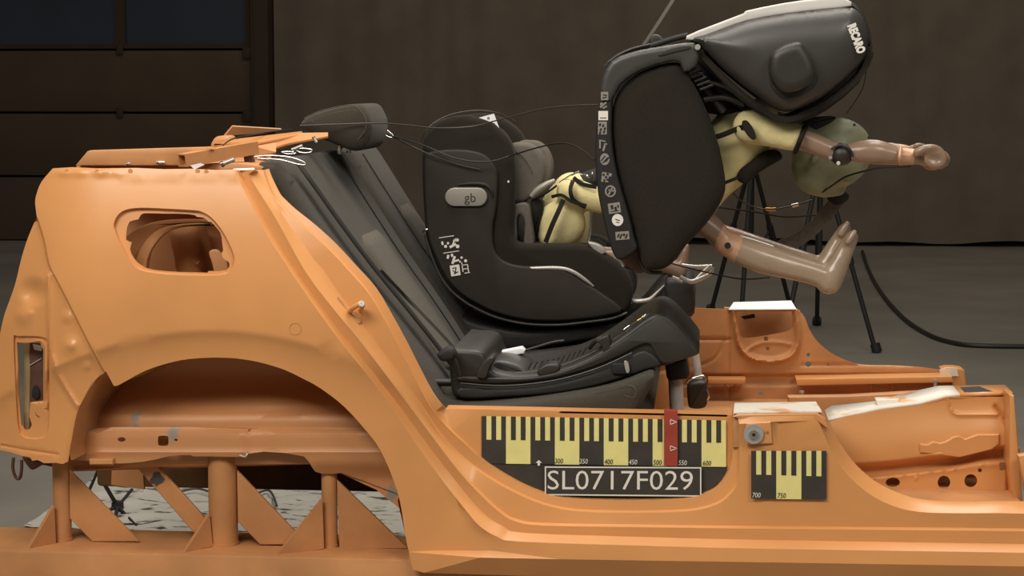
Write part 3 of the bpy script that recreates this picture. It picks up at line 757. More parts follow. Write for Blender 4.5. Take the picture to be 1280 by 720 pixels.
# square tube
bm = bmesh.new()
a, b_ = W(227.5, 200.5, .06), W(318, 184.5, .22)
t = (b_-a).normalized(); sd = t.cross(Vector((0, 0, 1))).normalized(); up = sd.cross(t)
h = .0115
V8 = []
for p in (a, b_):
    for s in (h+.002, h-.001):
        V8.append([bm.verts.new(p+sd*s*sx+up*s*sz) for sx, sz in ((-1, -1), (1, -1), (1, 1), (-1, 1))])
for k in range(4):
    bm.faces.new((V8[0][k-1], V8[0][k], V8[2][k], V8[2][k-1])); bm.faces.new((V8[1][k-1], V8[1][k], V8[3][k], V8[3][k-1]))
    bm.faces.new((V8[0][k-1], V8[0][k], V8[1][k], V8[1][k-1])); bm.faces.new((V8[2][k-1], V8[2][k], V8[3][k], V8[3][k-1]))
bm_link('square_tube', bm, ORANGE2, car)
puff('bent_corner', [(263, 184), (266, 174), (273, 170), (284, 171), (288, 182), (280, 186)], .5, .58, .01, ORANGE2, car, 3)
def quad(name, P, th=.004, m=ORANGE2): 
    P = [W(*p) for p in P]; n = (P[1]-P[0]).cross(P[2]-P[0]); n.normalize()
    return plate3(name, P, n, th, m, car)
quad('cut_shelf_plate', [(281, 170, .62), (291, 158, .62), (352, 161.5, .75), (353, 164, .75), (330, 166, .7)])
quad('cut_shelf_plate', [(276, 178, .4), (300, 173, .5), (377, 164, .55), (379, 167, .5), (322, 178, .4)], m=ORANGE)
quad('cut_shelf_tongue', [(318, 178, .4), (379, 166, .5), (410, 165.5, .5), (410, 170, .48), (356, 180, .4), (322, 190, .4)])
quad('cut_shelf_plate', [(318, 183, .3), (345, 178, .33), (345, 190, .3), (318, 196, .3)])
beam('shelf_bracket', [(304, 196), (312, 193), (315, 206), (306, 207)], .2, .24, BROWN)
beam('shelf_underside', [(240, 205), (330, 193), (345, 208), (240, 212)], .32, .36, ORANGE2)
ptube('shelf_wire', [(278, 182, .3), (290, 174, .35), (310, 169, .4), (345, 164, .6), (365, 162, .7)], .9, CABLE, car, 5, 6)
for c0, c1, y, r in (((278, 205), (293, 199), .08, 4.2), ((197, 203), (206, 203), .09, 3), ((159, 205), (163, 204), .09, 2.2), ((366, 187), (378, 182), .3, 3), ((392, 172), (396, 178), .35, 2.5)):
    bo = ptube('bolt', [c0+(y,), c1+(y,)], r*.7, STEEL, car, 1, 12)
    disc('bolt_head', W(c0[0], c0[1], y), W(c1[0], c1[1], y)-W(c0[0], c0[1], y), RM(r, y), RM(r, y), CHROME, bo, 6)
plate3('tape_scrap', [W(238, 207, .04), W(251, 204, .04), W(256, 206, .04), W(243, 212, .04)], (0, -1, .4), .001, PAPER, car)
plate3('tape_scrap', [W(292, 211, .05), W(318, 210, .05), W(318, 212.5, .045), W(292, 213, .045)], (0, -1, .4), .001, PAPER, car)
# spot-welded top flange
for i, px in enumerate((84, 122, 163, 247, 258)):
    disc('spot_weld', W(px, 214+.6*math.sin(i*2), qy(px, 214)-.001), (0, -1, 0), .005, .003, ORANGE, car, 8)

# ================================================================== SLED BASE
base = thing('sled_base_frame', Vector((W(300, 690, .1).x, .3, FLOOR)), 'orange welded steel sled base with posts and triangular gussets under the car', 'sled')
ZB = W(140, 690.5, .03).z
bx0, bx1 = W(-140, 690, .03).x, xr
box('beam', (bx0, .03, FLOOR+.16), (bx1, .25, ZB), BEAMO, base, .008)
box('beam', (bx0, 1.15, FLOOR+.02), (bx1, 1.4, FLOOR+.1), BEAMO, base, .008)
for px in (-60, 330, 800, 1300): 
    xx = W(px, 690, .1).x; box('cross_tube', (xx-.08, .25, FLOOR+.04), (xx+.08, 1.15, FLOOR+.1), BEAMO, base, .006)
    for yy in (.1,): box('skid_foot', (xx-.1, yy, FLOOR), (xx+.1, yy+.12, FLOOR+.16), BEAMO, base, .01)
def post(px, hw, pytop, y):
    c = W(px, 640, y); r = RM(hw, y); zt = W(px, pytop, .1).z
    bm = bmesh.new(); bm_tube(bm, [(c.x, y, ZB-.002), (c.x, y, zt)], r, 28); bm_link('post', bm, BEAMO, base, 40)
    bm = bmesh.new(); bm_tube(bm, [(c.x, y, ZB), (c.x, y, ZB+.006)], r*1.08, 28); bm_link('weld_bead', bm, BEAMO, base, 40)
post(78, 11.5, 570, .13); post(279, 18.5, 568, .13); post(412, 10, 588, .13)
def gus(pts, y, th=.010): return slab('gusset', pts, y, y+th, BEAMO, base, .0015)
gus([(86, 587), (174, 677), (115, 677), (87, 648)], .12)
gus([(296, 588), (368, 664), (362, 681), (325, 681), (297, 652)], .12)
gus([(421, 600), (510, 686), (424, 686)], .12)
def gus3(P): 
    P = [W(*p) for p in P]; n = (P[1]-P[0]).cross(P[2]-P[0]).normalized(); plate3('gusset', P, n, .010, BEAMO, base)
gus3([(68, 632, .10), (70, 679, .10), (36, 686.5, .045)])
gus3([(262, 643, .10), (266, 683, .10), (231, 690.5, .045)])
gus3([(403, 624, .10), (405, 686, .10), (346, 694.5, .045)])
br = slab('brace', [(164, 577), (192, 578), (257, 649), (243, 667)], .14, .152, BEAMO, base, .002)
plate3('dark_tape', [W(187, 600, .139), W(191, 596, .139), W(192, 591, .139), W(200, 590, .139), (W(201, 594, .139)), W(206, 599, .139), W(203, 603, .139), W(198, 605, .139), W(196, 608, .139), W(192, 604, .139), W(188, 604, .139)], (0, -1, 0), .001, mat('dark_grey_tape', (66, 62, 62), .6), br)
gus3([(140, 578, 1.0), (178, 578, 1.0), (180, 612, 1.0), (139, 606, 1.0)])

# ================================================================== SCALES AND NUMBER PLATE
def scale_strip(name, label, blocks, y, x0, x1, tl, tr, ml, mr, bl, br_, nums, red=None):
    """blocks: list of 'k'/'y'; px borders interpolate between the left and right ends"""
    t = thing(name, W((x0+x1)/2, (bl+br_)/2, y), label, 'scale', 'black and yellow measuring scales')
    n = len(blocks); dx = (x1-x0)/n
    f = lambda a, b_, px: lerp(a, b_, (px-x0)/(x1-x0))
    for i, k in enumerate(blocks):
        xa, xb = x0+i*dx, x0+(i+1)*dx
        mm, ot = (PLATEBLK, YELLOW) if k == 'k' else (YELLOW, PLATEBLK)
        def q(nm, xa, xb, ya, yb_, m, dy, th):
            P = [W(xa, f(*ya, xa), y-dy), W(xb, f(*ya, xb), y-dy), W(xb, f(*yb_, xb), y-dy), W(xa, f(*yb_, xa), y-dy)]
            return plate3(nm, P, (0, -1, 0), th, m, t)
        q('scale_block', xa, xb, (tl, tr), (bl, br_), mm, 0, .0012)
        for s in (1, 3): q('scale_bar', xa+dx*s/5, xa+dx*(s+1)/5, (tl, tr), (ml, mr), ot, .0012, .0005)
    for px, s, m in nums:
        zz = f(bl, br_, px); hgt = RM(6.2, y)
        text('number', s, W(px, zz-1.2, y-.0025), (1, 0, 0), (0, 0, 1), hgt, m, t, 0, .8, .15)
    return t
main = scale_strip('measuring_scale', 'long black and yellow measuring scale on the sill beside the red tape', ['k', 'y', 'k', 'y', 'k', 'y', 'k', 'y', 'k', 'y'], .044, 602, 907.5, 520, 525.5, 549.5, 553.5, 579, 583.5,
    [(693.5, '300', INK), (724.5, '350', WHITE), (755.5, '400', INK), (786, '450', WHITE), (816.5, '500', INK), (848, '550', WHITE), (878.5, '600', INK)])
fl = cr([(602, 578), (625, 590), (654, 605), (685, 616), (716, 621.5), (760, 623.5), (810, 623.5), (854, 621.5), (879, 616), (896, 607), (907, 592), (909, 583)], 3)
bk = plate3('backing_board', [W(p[0], p[1], .0465) for p in [(602, 578)]+fl[1:]], (0, -1, 0), .0012, PLATEBLK, main)
ar = plate3('arrow_mark', [W(*p, .041) for p in ((669.5, 578.5), (673.5, 575), (677.5, 578.5), (675, 578.5), (675, 582), (672, 582), (672, 578.5))], (0, -1, 0), .0004, WHITE, main)
scale_strip('measuring_scale', 'short black and yellow scale marked 700 and 750 on the pillar stump', ['k', 'y', 'k'], .008, 939, 1033, 563.5, 563.5, 593, 595.5, 623, 624.5, [(940.5, '700', WHITE), (972, '750', INK)])
tp = thing('marker_tape', W(838, 582, .04), 'strip of red tape stuck across the long scale', 'tape')
plate3('tape', [W(830, 513.5, .036), W(847, 514, .036), W(847, 582.5, .036), W(830, 582, .036)], (0, -1, 0), .0006, RED, tp)
plate3('tape_fold', [W(830, 513.5, .036), W(847, 514, .036), W(847, 514, .036)+Vector((0, .02, .0)), W(830, 513.5, .036)+Vector((0, .02, 0))], (0, 0, 1), .0006, RED, tp)
for py in (527.5, 560.5):
    tri = [W(838, py-3, .0352), W(846, py, .0352), W(838, py+3, .0352)]
    loop_tube('triangle_mark', [tri[0], tri[0].lerp(tri[1], .5), tri[1], tri[1].lerp(tri[2], .5), tri[2], tri[2].lerp(tri[0], .5)], .0009, WHITE, tp, 5, 1)
idp = thing('number_plate', W(779, 620, .038), 'black plate with white frame reading SL0717F029 below the scale', 'sign')
Q = [(681, 583), (876.7, 584), (876.7, 620.8), (681, 619)]
plate3('plate', [W(*p, .038) for p in Q], (0, -1, 0), .003, PLATEBLK, idp)
Qi = [(682.6, 584.6), (875.1, 585.6), (875.1, 619.2), (682.6, 617.5)]
for i in range(4):
    plate3('plate_border', [W(*Q[i], .0348), W(*Q[(i+1) % 4], .0348), W(*Qi[(i+1) % 4], .0348), W(*Qi[i], .0348)], (0, -1, 0), .0006, WHITE, idp)
tr_ = (W(867, 612.5, .0345)-W(685.5, 611.8, .0345))
text('number', 'SL0717F029', W(684.5, 611.8, .0345), tr_, (0, 0, 1), RM(24.2, .03), WHITE, idp, 0, -tr_.length, 0, -.004)

# ================================================================== REAR BENCH
bench = thing('rear_bench_seat', W(600, 540, .7), 'charcoal fabric rear bench seat with a reclined split backrest', 'seat')
backP = [(318, 212), (326, 203), (340, 201), (352, 212), (400, 288), (440, 350), (480, 407), (512, 455), (540, 500), (552, 520), (520, 525), (470, 480), (400, 380), (340, 280)]
b1 = dome('backrest', backP, .11, .93, .05, .05, FABRIC, bench, 4, None, .014, True)
b2 = dome('backrest', backP, .94, 1.40, .05, .05, FABRIC, bench, 4, .11, .014, True)
# points of the front surface: t along the near profile, any depth
FS = [(352, 212), (400, 288), (440, 350), (480, 407), (512, 455), (540, 500)]
FSw = [W(p[0], p[1], .11) for p in cr(FS, 8)]
def fs(t, y, o=.0):
    k = clamp(t)*(len(FSw)-1); i = min(int(k), len(FSw)-2); p = FSw[i].lerp(FSw[i+1], k-i); d = (FSw[i+1]-FSw[i]).normalized()
    n = Vector((-d.z, 0, d.x)); return Vector((p.x, y, p.z))+n*o
def patch(name, t0, t1, ya, yb_, m, par, o=.006, yb2=None, ya2=None):
    bm = bmesh.new(); rows = []
    for i in range(13):
        t = lerp(t0, t1, i/12); a = lerp(ya, ya if ya2 is None else ya2, i/12); b_ = lerp(yb_, yb_ if yb2 is None else yb2, i/12)
        rows.append([bm.verts.new(fs(t, lerp(a, b_, j/4), o-.004*(j in (0, 4))-.004*(i in (0, 12)))) for j in range(5)])
    for r0, r1 in zip(rows, rows[1:]):
        for j in range(4): bm.faces.new((r0[j], r0[j+1], r1[j+1], r1[j]))
    ob = bm_link(name, bm, m, par, 50); md = ob.modifiers.new('t', 'SOLIDIFY'); md.thickness = .006; md.offset = 0; return ob
patch('fabric_insert', .27, .97, .42, .74, FABRIC2, b1, .002)
patch('fabric_insert', .22, .97, 1.12, 1.33, FABRIC2, b2, .002)
def seam(y0, y1, t0, t1, par, o=.004, r=.0018):
    tube('seam', [fs(lerp(t0, t1, i/10), lerp(y0, y1, i/10), o) for i in range(11)], r, BLACK, par, 1, 6)
seam(.76, .78, .0, .98, b1, .002, .0018); seam(1.08, 1.08, 0, .98, b2)
for dy in (0, .014, .028): seam(.40+dy, .66+dy, .42, .98, b1, .005, .0013)
# seat belt lying on the near backrest
bm = bmesh.new(); prev = None
for i in range(13):
    a = fs(i/12*.95, .17+.22*i/12, .020); b_ = fs(i/12*.95+.01, .17+.22*i/12+.045, .020)
    v = [bm.verts.new(a), bm.verts.new(b_)]
    if prev: bm.faces.new((prev[0], prev[1], v[1], v[0]))
    prev = v
o = bm_link('seat_belt', bm, STRAP, bench, 50); md = o.modifiers.new('t', 'SOLIDIFY'); md.thickness = .002
# headrest slots
def slot(pts, r, par): loop_tube('headrest_slot', [W(*p) for p in pts], r, CHROME, par, 8, 3)
slot([(318, 196, .12), (340, 194.5, .12), (365, 197, .12), (380, 203, .12), (381, 206, .12), (371, 205, .12), (350, 199.5, .12), (328, 198.5, .12)], .0016, b1)
slot([(369, 187.5, .38), (378, 185.5, .38), (389, 187, .38), (389, 190, .38), (378, 191, .38)], .0016, b1)
slot([(473, 163, 1.0), (480, 161, 1.0), (490, 168, 1.0), (491, 171.5, 1.0), (485, 171, 1.0)], .002, b2)
slot([(352, 190, .3), (362, 189.5, .3), (370, 191.5, .3), (360, 192.5, .3)], .0014, b1)
# headrest
hr = dome('headrest', [(374, 153), (388, 143), (415, 134), (440, 130), (452, 132), (459, 142), (463, 154), (462, 170), (455, 184), (440, 189), (412, 179), (392, 170), (377, 160)], .60, .88, .045, .03, FABRIC, bench, 4, None, None, True)
ptube('headrest_piping', cr([(380, 148, .605), (400, 139, .602), (425, 133, .602), (442, 132, .602), (452, 140, .602), (458, 152, .602), (455, 165, .602), (447, 175, .605)], 2), .8, FABRIC2, hr, 3, 6)
for y in (.66, .78):
    p = W(428, 178, .6); tube('headrest_post', [(p.x-.015, y, p.z+.02), (p.x-.018, y, p.z-.03)], .006, CHROME, hr, 1, 10)
# cushion
cu = dome('cushion', [(500, 506), (575, 511), (640, 507), (700, 499), (760, 488), (800, 474), (812, 470), (817, 476), (808, 495), (798, 515), (790, 545), (500, 560)], .10, 1.40, .025, .02, FABRIC, bench, 3, None, .012, True)
ptube('cushion_piping', [(740, 487, .102), (765, 483, .1), (785, 481, .1), (795, 488, .1), (792, 497, .1), (780, 494, .1)], .7, FABRIC2, cu, 4, 6)
latch = puff('belt_buckle', [(546, 443), (560, 435), (568, 442), (566, 450), (552, 452)], .13, .18, .008, BLACK, bench, 3)
ptube('buckle_webbing', [(548, 446, .14), (556, 440, .14), (564, 446, .14), (570, 452, .14), (575, 470, .14)], 2.2, STRAP, bench, 4, 6)

# ================================================================== NEAR ISOFIX BASE
ib = thing('child_restraint_mount', W(700, 500, .38), 'empty black child seat base with silver support leg on the near seat cushion', 'child seat base')
body = [(563, 440), (575, 437), (603, 441), (613, 462), (640, 469), (680, 466), (712, 457), (740, 444), (765, 428), (790, 410), (808, 397), (822, 391.5), (835, 395), (850, 408), (864, 424), (874, 438), (870, 445), (850, 451), (831, 457.5), (806, 464), (770, 476), (737, 485), (690, 494), (640, 498), (575, 500), (563, 480)]
bb = puff('base_body', body, .20, .56, .010, PLAST, ib, 3)
# recessed side panel line and hood
puff('side_ridge', [(575, 476), (620, 479), (680, 474), (730, 462), (775, 444), (800, 431), (812, 430), (818, 438), (830, 454), (870, 443), (862, 428), (845, 406), (828, 395), (812, 402), (780, 424), (740, 449), (700, 465), (650, 473), (580, 471)], .190, .22, .0025, PLAST, ib, 3, 0, None, 2)
puff('side_lower', [(576, 484), (630, 486), (690, 480), (740, 467), (780, 449), (806, 438), (826, 455), (806, 463), (770, 475), (737, 484), (690, 492), (640, 496), (577, 498)], .19, .22, .006, SOFTPL, ib, 3)
for dy in (0, 3.2): ptube('side_groove', [(576, 479+dy, .186), (630, 482+dy, .186), (690, 476+dy, .186), (745, 461+dy, .186), (790, 441+dy, .186)], .8, BLACK if dy else GREYPL, bb, 5, 6)
wn = puff('indicator_window', rr(776, 461, 11, 6.5), .182, .19, .002, INK, ib, 0)
puff('indicator_tab', [(780, 452), (785, 453), (787, 464), (783, 466)], .179, .184, .001, TRIM, wn, 3)
# top rails and hooks
for yy in (.24, .50):
    ptube('guide_rail', [(640, 468, yy), (690, 461, yy), (735, 444, yy), (775, 420, yy), (812, 396, yy)], 2.4, PLAST, ib, 5, 8)
for i in range(11):
    t = i/10; px, py = lerp(660, 728, t), lerp(459, 440, t)+3*math.sin(t*PI)
    ptube('rack_tooth', [(px, py+3, .27), (px+5, py-6, .27)], 1.1, PLAST, ib, 1, 6)
puff('lock_block', [(672, 463), (682, 456), (697, 456), (699, 463), (686, 469), (674, 470)], .2, .26, .004, PLAST, ib, 3)
ptube('hook', [(737, 435, .24), (744, 427, .22), (752, 422, .22), (757, 428, .22), (758, 440, .22), (757, 446, .22)], 2.6, PLAST, ib, 5, 8)
puff('hook_block', [(745, 426), (760, 420), (763, 436), (760, 446), (754, 444), (752, 432)], .2, .25, .003, PLAST, ib, 3)
puff('anchor_clip', [(595, 470), (602, 455), (612, 446), (618, 450), (612, 460), (608, 472), (602, 474)], .18, .24, .004, PLAST, ib, 3)
puff('glossy_guide', [(612, 464), (617, 452), (632, 452), (650, 458), (660, 466), (655, 470), (630, 471)], .26, .44, .006, GREYPL, ib, 3)
tagp = puff('white_tag', [(627, 439), (652, 434), (656, 438), (655, 442), (628, 447)], .40, .43, .003, PAPER, ib, 0)
ptube('tag_lever', [(596, 447, .42), (626, 444, .42), (656, 438, .42), (690, 428, .42), (705, 426, .42)], 1.7, PLAST, ib, 4, 8)
puff('release_handle', [(778, 413), (795, 401), (806, 394), (812, 391), (816, 394), (806, 402), (784, 416)], .25, .33, .003, PLAST, ib, 3)
for a, b_, m_ in (((780, 412), (787, 407), CHROME), ((797, 401), (802, 398), GOLD), ((803, 397), (808, 393), CHROME)): ptube('handle_spring', [a+(.245,), b_+(.245,)], 1.8, m_, ib, 1, 8)
puff('handle_button', [(816, 393), (819, 390.5), (825, 390.5), (828, 393), (825, 396), (819, 396)], .25, .30, .003, PAPER, ib, 3)
puff('leg_collar', [(831, 455), (858, 448), (862, 468), (860, 474), (836, 477), (833, 472)], .33, .43, .008, PLAST, ib, 0)
lt = W(844, 470, .38); leg = bmesh.new(); bot = W(850, 530, .38)
bm_tube(leg, [lt, Vector((bot.x, .38, zf+.02))], RM(9, .38), 24); bm_link('support_leg', leg, ALU, ib, 50)
box('leg_foot', (bot.x-.05, .33, zf), (bot.x+.05, .43, zf+.03), PLAST, ib, .006)
ptube('isofix_arm', [(500, 478, .26), (566, 478, .26)], 5, PLAST, ib, 1, 10); ptube('isofix_arm', [(500, 478, .50), (566, 478, .50)], 5, PLAST, ib, 1, 10)

# ================================================================== FAR CHILD SEAT (gb)
gb = thing('child_restraint', W(680, 430, 1.15), 'black child seat with gb badge standing upright on the far side of the bench', 'child seat', 'child seats')
shell = [(532, 296), (529, 262), (527, 225), (527, 188), (530, 170), (540, 155), (560, 146.5), (582, 144), (605, 149), (622, 159), (634, 171), (641, 188), (643.5, 215), (642, 255), (640, 285), (643, 298), (652, 304.5), (690, 305.5), (733, 307), (755, 317), (775, 331), (787, 348), (790, 370), (784, 389), (765, 396), (737, 400.5), (700, 404), (660, 403), (625, 396), (600, 386), (575, 371), (555, 351), (541, 323)]
n1 = puff('side_wing', shell, .955, 1.015, .016, BLACKF, gb, 4)
n2 = puff('side_wing', shell, 1.325, 1.385, .016, BLACKF, gb, 4, yref=.955)
puff('back_shell', [(531, 290), (528, 230), (529, 180), (540, 160), (575, 152), (590, 165), (585, 200), (590, 280), (605, 320), (650, 345), (740, 345), (785, 350), (785, 385), (740, 398), (660, 401), (600, 384), (556, 350)], 1.0, 1.34, .01, BLACKF, gb, 3, yref=.955)
sp_ = [(535, 296), (531.5, 262), (530, 225), (531, 197), (538, 190), (562, 187), (587, 188), (606, 194), (617, 206), (622, 220), (620, 260), (616, 282), (616.5, 306), (622, 320), (635, 329), (655, 333), (700, 336), (735, 356), (777, 386), (760, 394), (737, 398), (700, 401), (660, 400), (626, 393), (602, 383), (577, 368), (558, 348), (544, 320)]
side = puff('side_panel', sp_, .940, .962, .006, SIDEPL, gb, 3)
ptube('lower_rim', [(531, 293, .952), (541, 324, .95), (555, 352.5, .95), (575, 373, .95), (600, 388, .95), (625, 398, .95), (660, 405, .95), (700, 406, .95), (737, 402, .95), (765, 398, .95), (784, 391, .955)], 1.8, GREYPL, gb, 5, 8)
ptube('chrome_stop', [(528, 290, .95), (531, 287.5, .945), (536, 287, .945), (540, 289, .95)], 1.6, CHROME, gb, 3, 8)
bd = puff('badge', pill(582.5, 246.3, 26.5, 11.7), .930, .942, .003, BADGE, gb, 0)
ptube('badge_lip', [(572, 231, .937), (590, 229.5, .936), (606, 231, .936), (614, 238, .937), (616, 247, .938)], [1, 2, 2.4, 2, 1], SIDEPL, gb, 5, 8)
text('badge_lettering', 'gb', W(580.5, 255.8, .929), (1, 0, 0), (0, 0, 1), RM(14.5, .93), INK, bd, .0004, 1, 0, -.008)
ptube('silver_trim', [(651, 333.5, .948), (662, 335.5, .945), (690, 335, .944), (707, 336.5, .944), (720, 342, .944), (733, 351, .945), (742, 358, .948)], [1.2, 2.3, 2.6, 2.6, 2.6, 2.2, 1], TRIM, gb, 5, 8)
plate3('white_tag', [W(598.5, 147, .953), W(617.5, 142, .953), W(624, 160, .953), W(618, 154, .953)], (0, -1, 0), .001, PAPER, gb)
plate3('tag_print', [W(609, 146.5, .9515), W(611.5, 146, .9515), W(612, 149, .9515), W(609.5, 149.3, .9515)], (0, -1, 0), .0004, mat('green_print', (90, 130, 90), .6), gb)
hp = puff('headrest_pad', [(636, 181), (650, 179), (662, 181), (673, 190), (679.5, 205), (680, 220), (675, 235), (661, 249), (645, 255), (625, 250), (620, 200)], 1.02, 1.10, .012, GREYPAD, gb, 4, yref=.99)
puff('headrest_pad', [(636, 181), (650, 179), (662, 181), (673, 190), (679.5, 205), (680, 220), (675, 235), (661, 249), (645, 255), (625, 250), (620, 200)], 1.25, 1.32, .012, GREYPAD, gb, 4, yref=.99)
puff('headrest_back', [(600, 172), (620, 178), (630, 205), (630, 250), (610, 258), (596, 230)], 1.02, 1.32, .012, BLACKF, gb, 3, yref=.99)
ptube('pad_piping', [(645, 189, 1.018), (655, 197, 1.016), (662, 208, 1.016), (665, 216, 1.016)], .8, FABRIC2, hp, 4, 6)
puff('body_pad', [(642, 262), (648, 254.5), (660, 256), (664, 275), (667, 310), (655, 312), (656, 280), (651, 268), (646, 275), (646, 305), (640, 305)], .99, 1.04, .005, GREYPAD, gb, 3)
puff('inlay_back', [(600, 250), (640, 256), (650, 300), (740, 310), (740, 330), (640, 330), (600, 300)], 1.02, 1.32, .012, BLACKF, gb, 3, yref=.99)
puff('side_bolster_pad', [(664, 250), (676, 250), (679, 262), (672, 285), (666, 300), (662, 280)], 1.03, 1.09, .006, BLACKF, gb, 3)
hn = ptube('shoulder_pad', [(664, 246, 1.0), (672, 238, 1.0), (683, 231, 1.0), (693, 226, 1.01)], [3, 4.5, 4.5, 3], BADGE, gb, 4, 10)
ptube('harness_strap', [(664, 250, 1.03), (680, 243, 1.03), (696, 232, 1.03)], 1.5, STRAP, gb, 4, 6)
disc('wing_logo', W(635.5, 227, .953), (0, -1, 0), .003, .001, WHITE, gb, 8)
# instruction prints low on the side
def prints(par, c, items):
    for kind, x, y, a, b_, rot in items:
        px, py = c[0]+x, c[1]+y
        if kind == 'd': P = ell2(px, py, a, b_, 10)
        else:
            P = [(-a, -b_), (a, -b_), (a, b_), (-a, b_)]
            P = [(px+u*math.cos(rot)-v*math.sin(rot), py+u*math.sin(rot)+v*math.cos(rot)) for u, v in P]
        yield [W(p[0], p[1], par) for p in P], kind
r0 = -.15
its = [('r', -8, -11, 9.5, .5, r0), ('r', -13, -3, 1.3, 2.2, r0), ('d', -9, 1, 2, 2, 0), ('d', -6, -3, 1.6, 1.6, 0), ('r', 0, 0, 4.5, 1.6, -.5), ('d', 4, -7, 1.8, 2.2, 0), ('d', 6, 1, 2.4, 2.4, 0), ('d', 6, -7, 1.6, 2, 0), ('r', 1, -4, 1, 4, .3),
       ('r', -2, 8, 10, .5, r0), ('r', -6, 14, 1.4, 2.4, .2), ('d', -1, 12, 1.6, 2.2, 0), ('r', 1, 18, 1.5, 5, .3), ('r', 4, 19, 4, 1.2, -.3), ('d', 11, 15, 1.6, 1.6, 0), ('d', 16, 19, 2, 2, 0), ('d', 9, 20, 1.2, 1.2, 0),
       ('f', 3, 31, 6, 6.8, r0), ('r', 12, 27, .6, 6, r0), ('r', 15, 24, 4, .5, r0), ('r', 16, 29, 3.5, .5, r0), ('r', 18, 34, 3.5, .5, r0), ('r', 19, 28, .6, 5, r0)]
bm = bmesh.new(); dark = bmesh.new()
for P, kind in prints(.9385, (566, 307), its):
    bm.faces.new([bm.verts.new(p) for p in P])
for x, y, a, b_, rt in ((2, 28, 2.6, .7, -.2), (3.5, 31, .7, 3, .2), (4, 34, 3, .7, -.5), (1, 32, 1.8, .6, .8)):
    P = [(-a, -b_), (a, -b_), (a, b_), (-a, b_)]; P = [(566+x+u*math.cos(rt)-v*math.sin(rt), 307+y+u*math.sin(rt)+v*math.cos(rt)) for u, v in P]
    dark.faces.new([dark.verts.new(W(p[0], p[1], .9382)) for p in P])
ip = bm_link('instruction_print', bm, WHITE, gb, 0); bm_link('pictogram_lines', dark, INK, ip, 0)
# its own base and leg
puff('seat_base', [(572, 396), (600, 405), (660, 414), (737, 409), (782, 398), (800, 386), (826, 356), (845, 351), (865, 354), (868, 392), (850, 398), (800, 412), (740, 424), (660, 436), (590, 436), (574, 425)], .99, 1.34, .012, SOFTPL, gb, 3, yref=.99)
ptube('base_trim', [(790, 376, .985), (800, 376.5, .98), (812, 374, .98), (822, 365, .98), (830, 357, .985)], [2.6, 3, 2.6, 1.6, .8], TRIM, gb, 5, 8)
puff('leg_housing', [(831, 354), (846, 349), (864, 352), (867, 372), (866, 392), (838, 394)], .97, 1.12, .012, SOFTPL, gb, 3)
ptube('support_leg', [(858, 385, 1.05), (863, 415, 1.05), (870, 450, 1.05), (874, 482, 1.05)], 5.2, ALU, gb, 1, 16)
ft = puff('leg_foot', [(860, 480), (880, 477), (884, 484), (884, 505), (878, 511), (864, 511), (860, 505)], 1.0, 1.12, .01, PLAST, gb, 3)
ptube('foot_clip', [(859, 478, .995), (863, 474, .99), (879, 470, .99), (881, 476, .99)], 1.6, CHROME, ft, 4, 8); ptube('foot_edge', [(883, 487, 1.0), (886, 495, 1.0), (884, 500, 1.0)], 1.2, CHROME, ft, 4, 6)
for P in ([(850, 346, .9), (862, 352, .9), (872, 350, .9), (888, 342, .9), (890, 334, .9)], [(852, 332, .95), (870, 334, .95), (890, 333, .95)], [(868, 352, .93), (880, 340, .93), (888, 332, .93)], [(840, 347, .92), (853, 352, .92)]):
    ptube('chrome_bracket', P, 2.2, STEEL, gb, 4, 8, (.5, 1.2))

# ================================================================== NEAR CHILD SEAT (thrown forward)
rc = thing('child_restraint', W(820, 340, .37), 'black and grey child seat pitched forward on its front, white lettering on its shell', 'child seat', 'child seats')
cover = [(765, 140), (770, 120), (780, 106), (800, 90), (833, 78.5), (851, 80), (862, 97), (874, 118), (885, 143), (897, 177), (904.5, 210), (907, 233), (903, 249), (892, 268), (876, 288), (857, 308), (843, 327), (828, 337), (811, 338), (802, 328), (795, 303), (786, 268), (774, 227), (767, 193), (764, 165)]
dome('side_cover', cover, .155, .27, .05, .03, BLACKF, rc, 3, .17, .010)
dome('side_cover', cover, .49, .595, .05, .03, BLACKF, rc, 3, .17, .014, True)
puff('seat_shell', [(752, 128), (756, 104), (772, 84), (800, 76), (850, 72), (850, 88), (800, 100), (783, 122), (780, 165), (784, 215), (797, 262), (806, 305), (812, 332), (800, 330), (776, 324), (762, 300), (753, 265), (747, 225), (746, 180), (748, 150)], .255, .54, .012, SOFTPL, rc, 3, yref=.18)
strip = puff('label_strip', [(751, 119), (757, 112), (765, 117), (764.5, 160), (767, 193), (774, 227), (786, 268), (793, 298), (796, 312), (776, 325), (767, 318), (760, 298), (752, 265), (746.5, 235), (744, 200), (745, 160)], .155, .20, .006, BLACK, rc, 3)
fr_ = dome('side_frame', [(750, 122), (753, 97), (764, 76), (786, 66), (814, 60), (861, 53), (870, 56), (874, 72), (868, 84), (855, 90), (849, 77.5), (833, 77.5), (799, 88.5), (775, 106), (764, 126)], .150, .20, .012, .008, GREYPL, rc, 2, None, .004)
puff('frame_slot', [(824, 67), (840, 60), (861, 57), (862, 61), (845, 65), (826, 70)], .147, .152, .001, SOFTPL, fr_, 3)
ptube('top_edge', [(757, 84, .2), (770, 72, .2), (790, 63, .2), (815, 57, .2), (840, 49, .2), (860, 44, .2)], 3.4, BLACK, rc, 5, 8)
ptube('edge_gloss', [(760, 78, .19), (772, 69.5, .19), (790, 61, .19), (812, 55.5, .19)], 1.1, GREYPL, rc, 5, 8)
disc('pivot_cap', W(872, 59, .145), (0, -1, 0), .006, .006, TRIM, rc, 16)
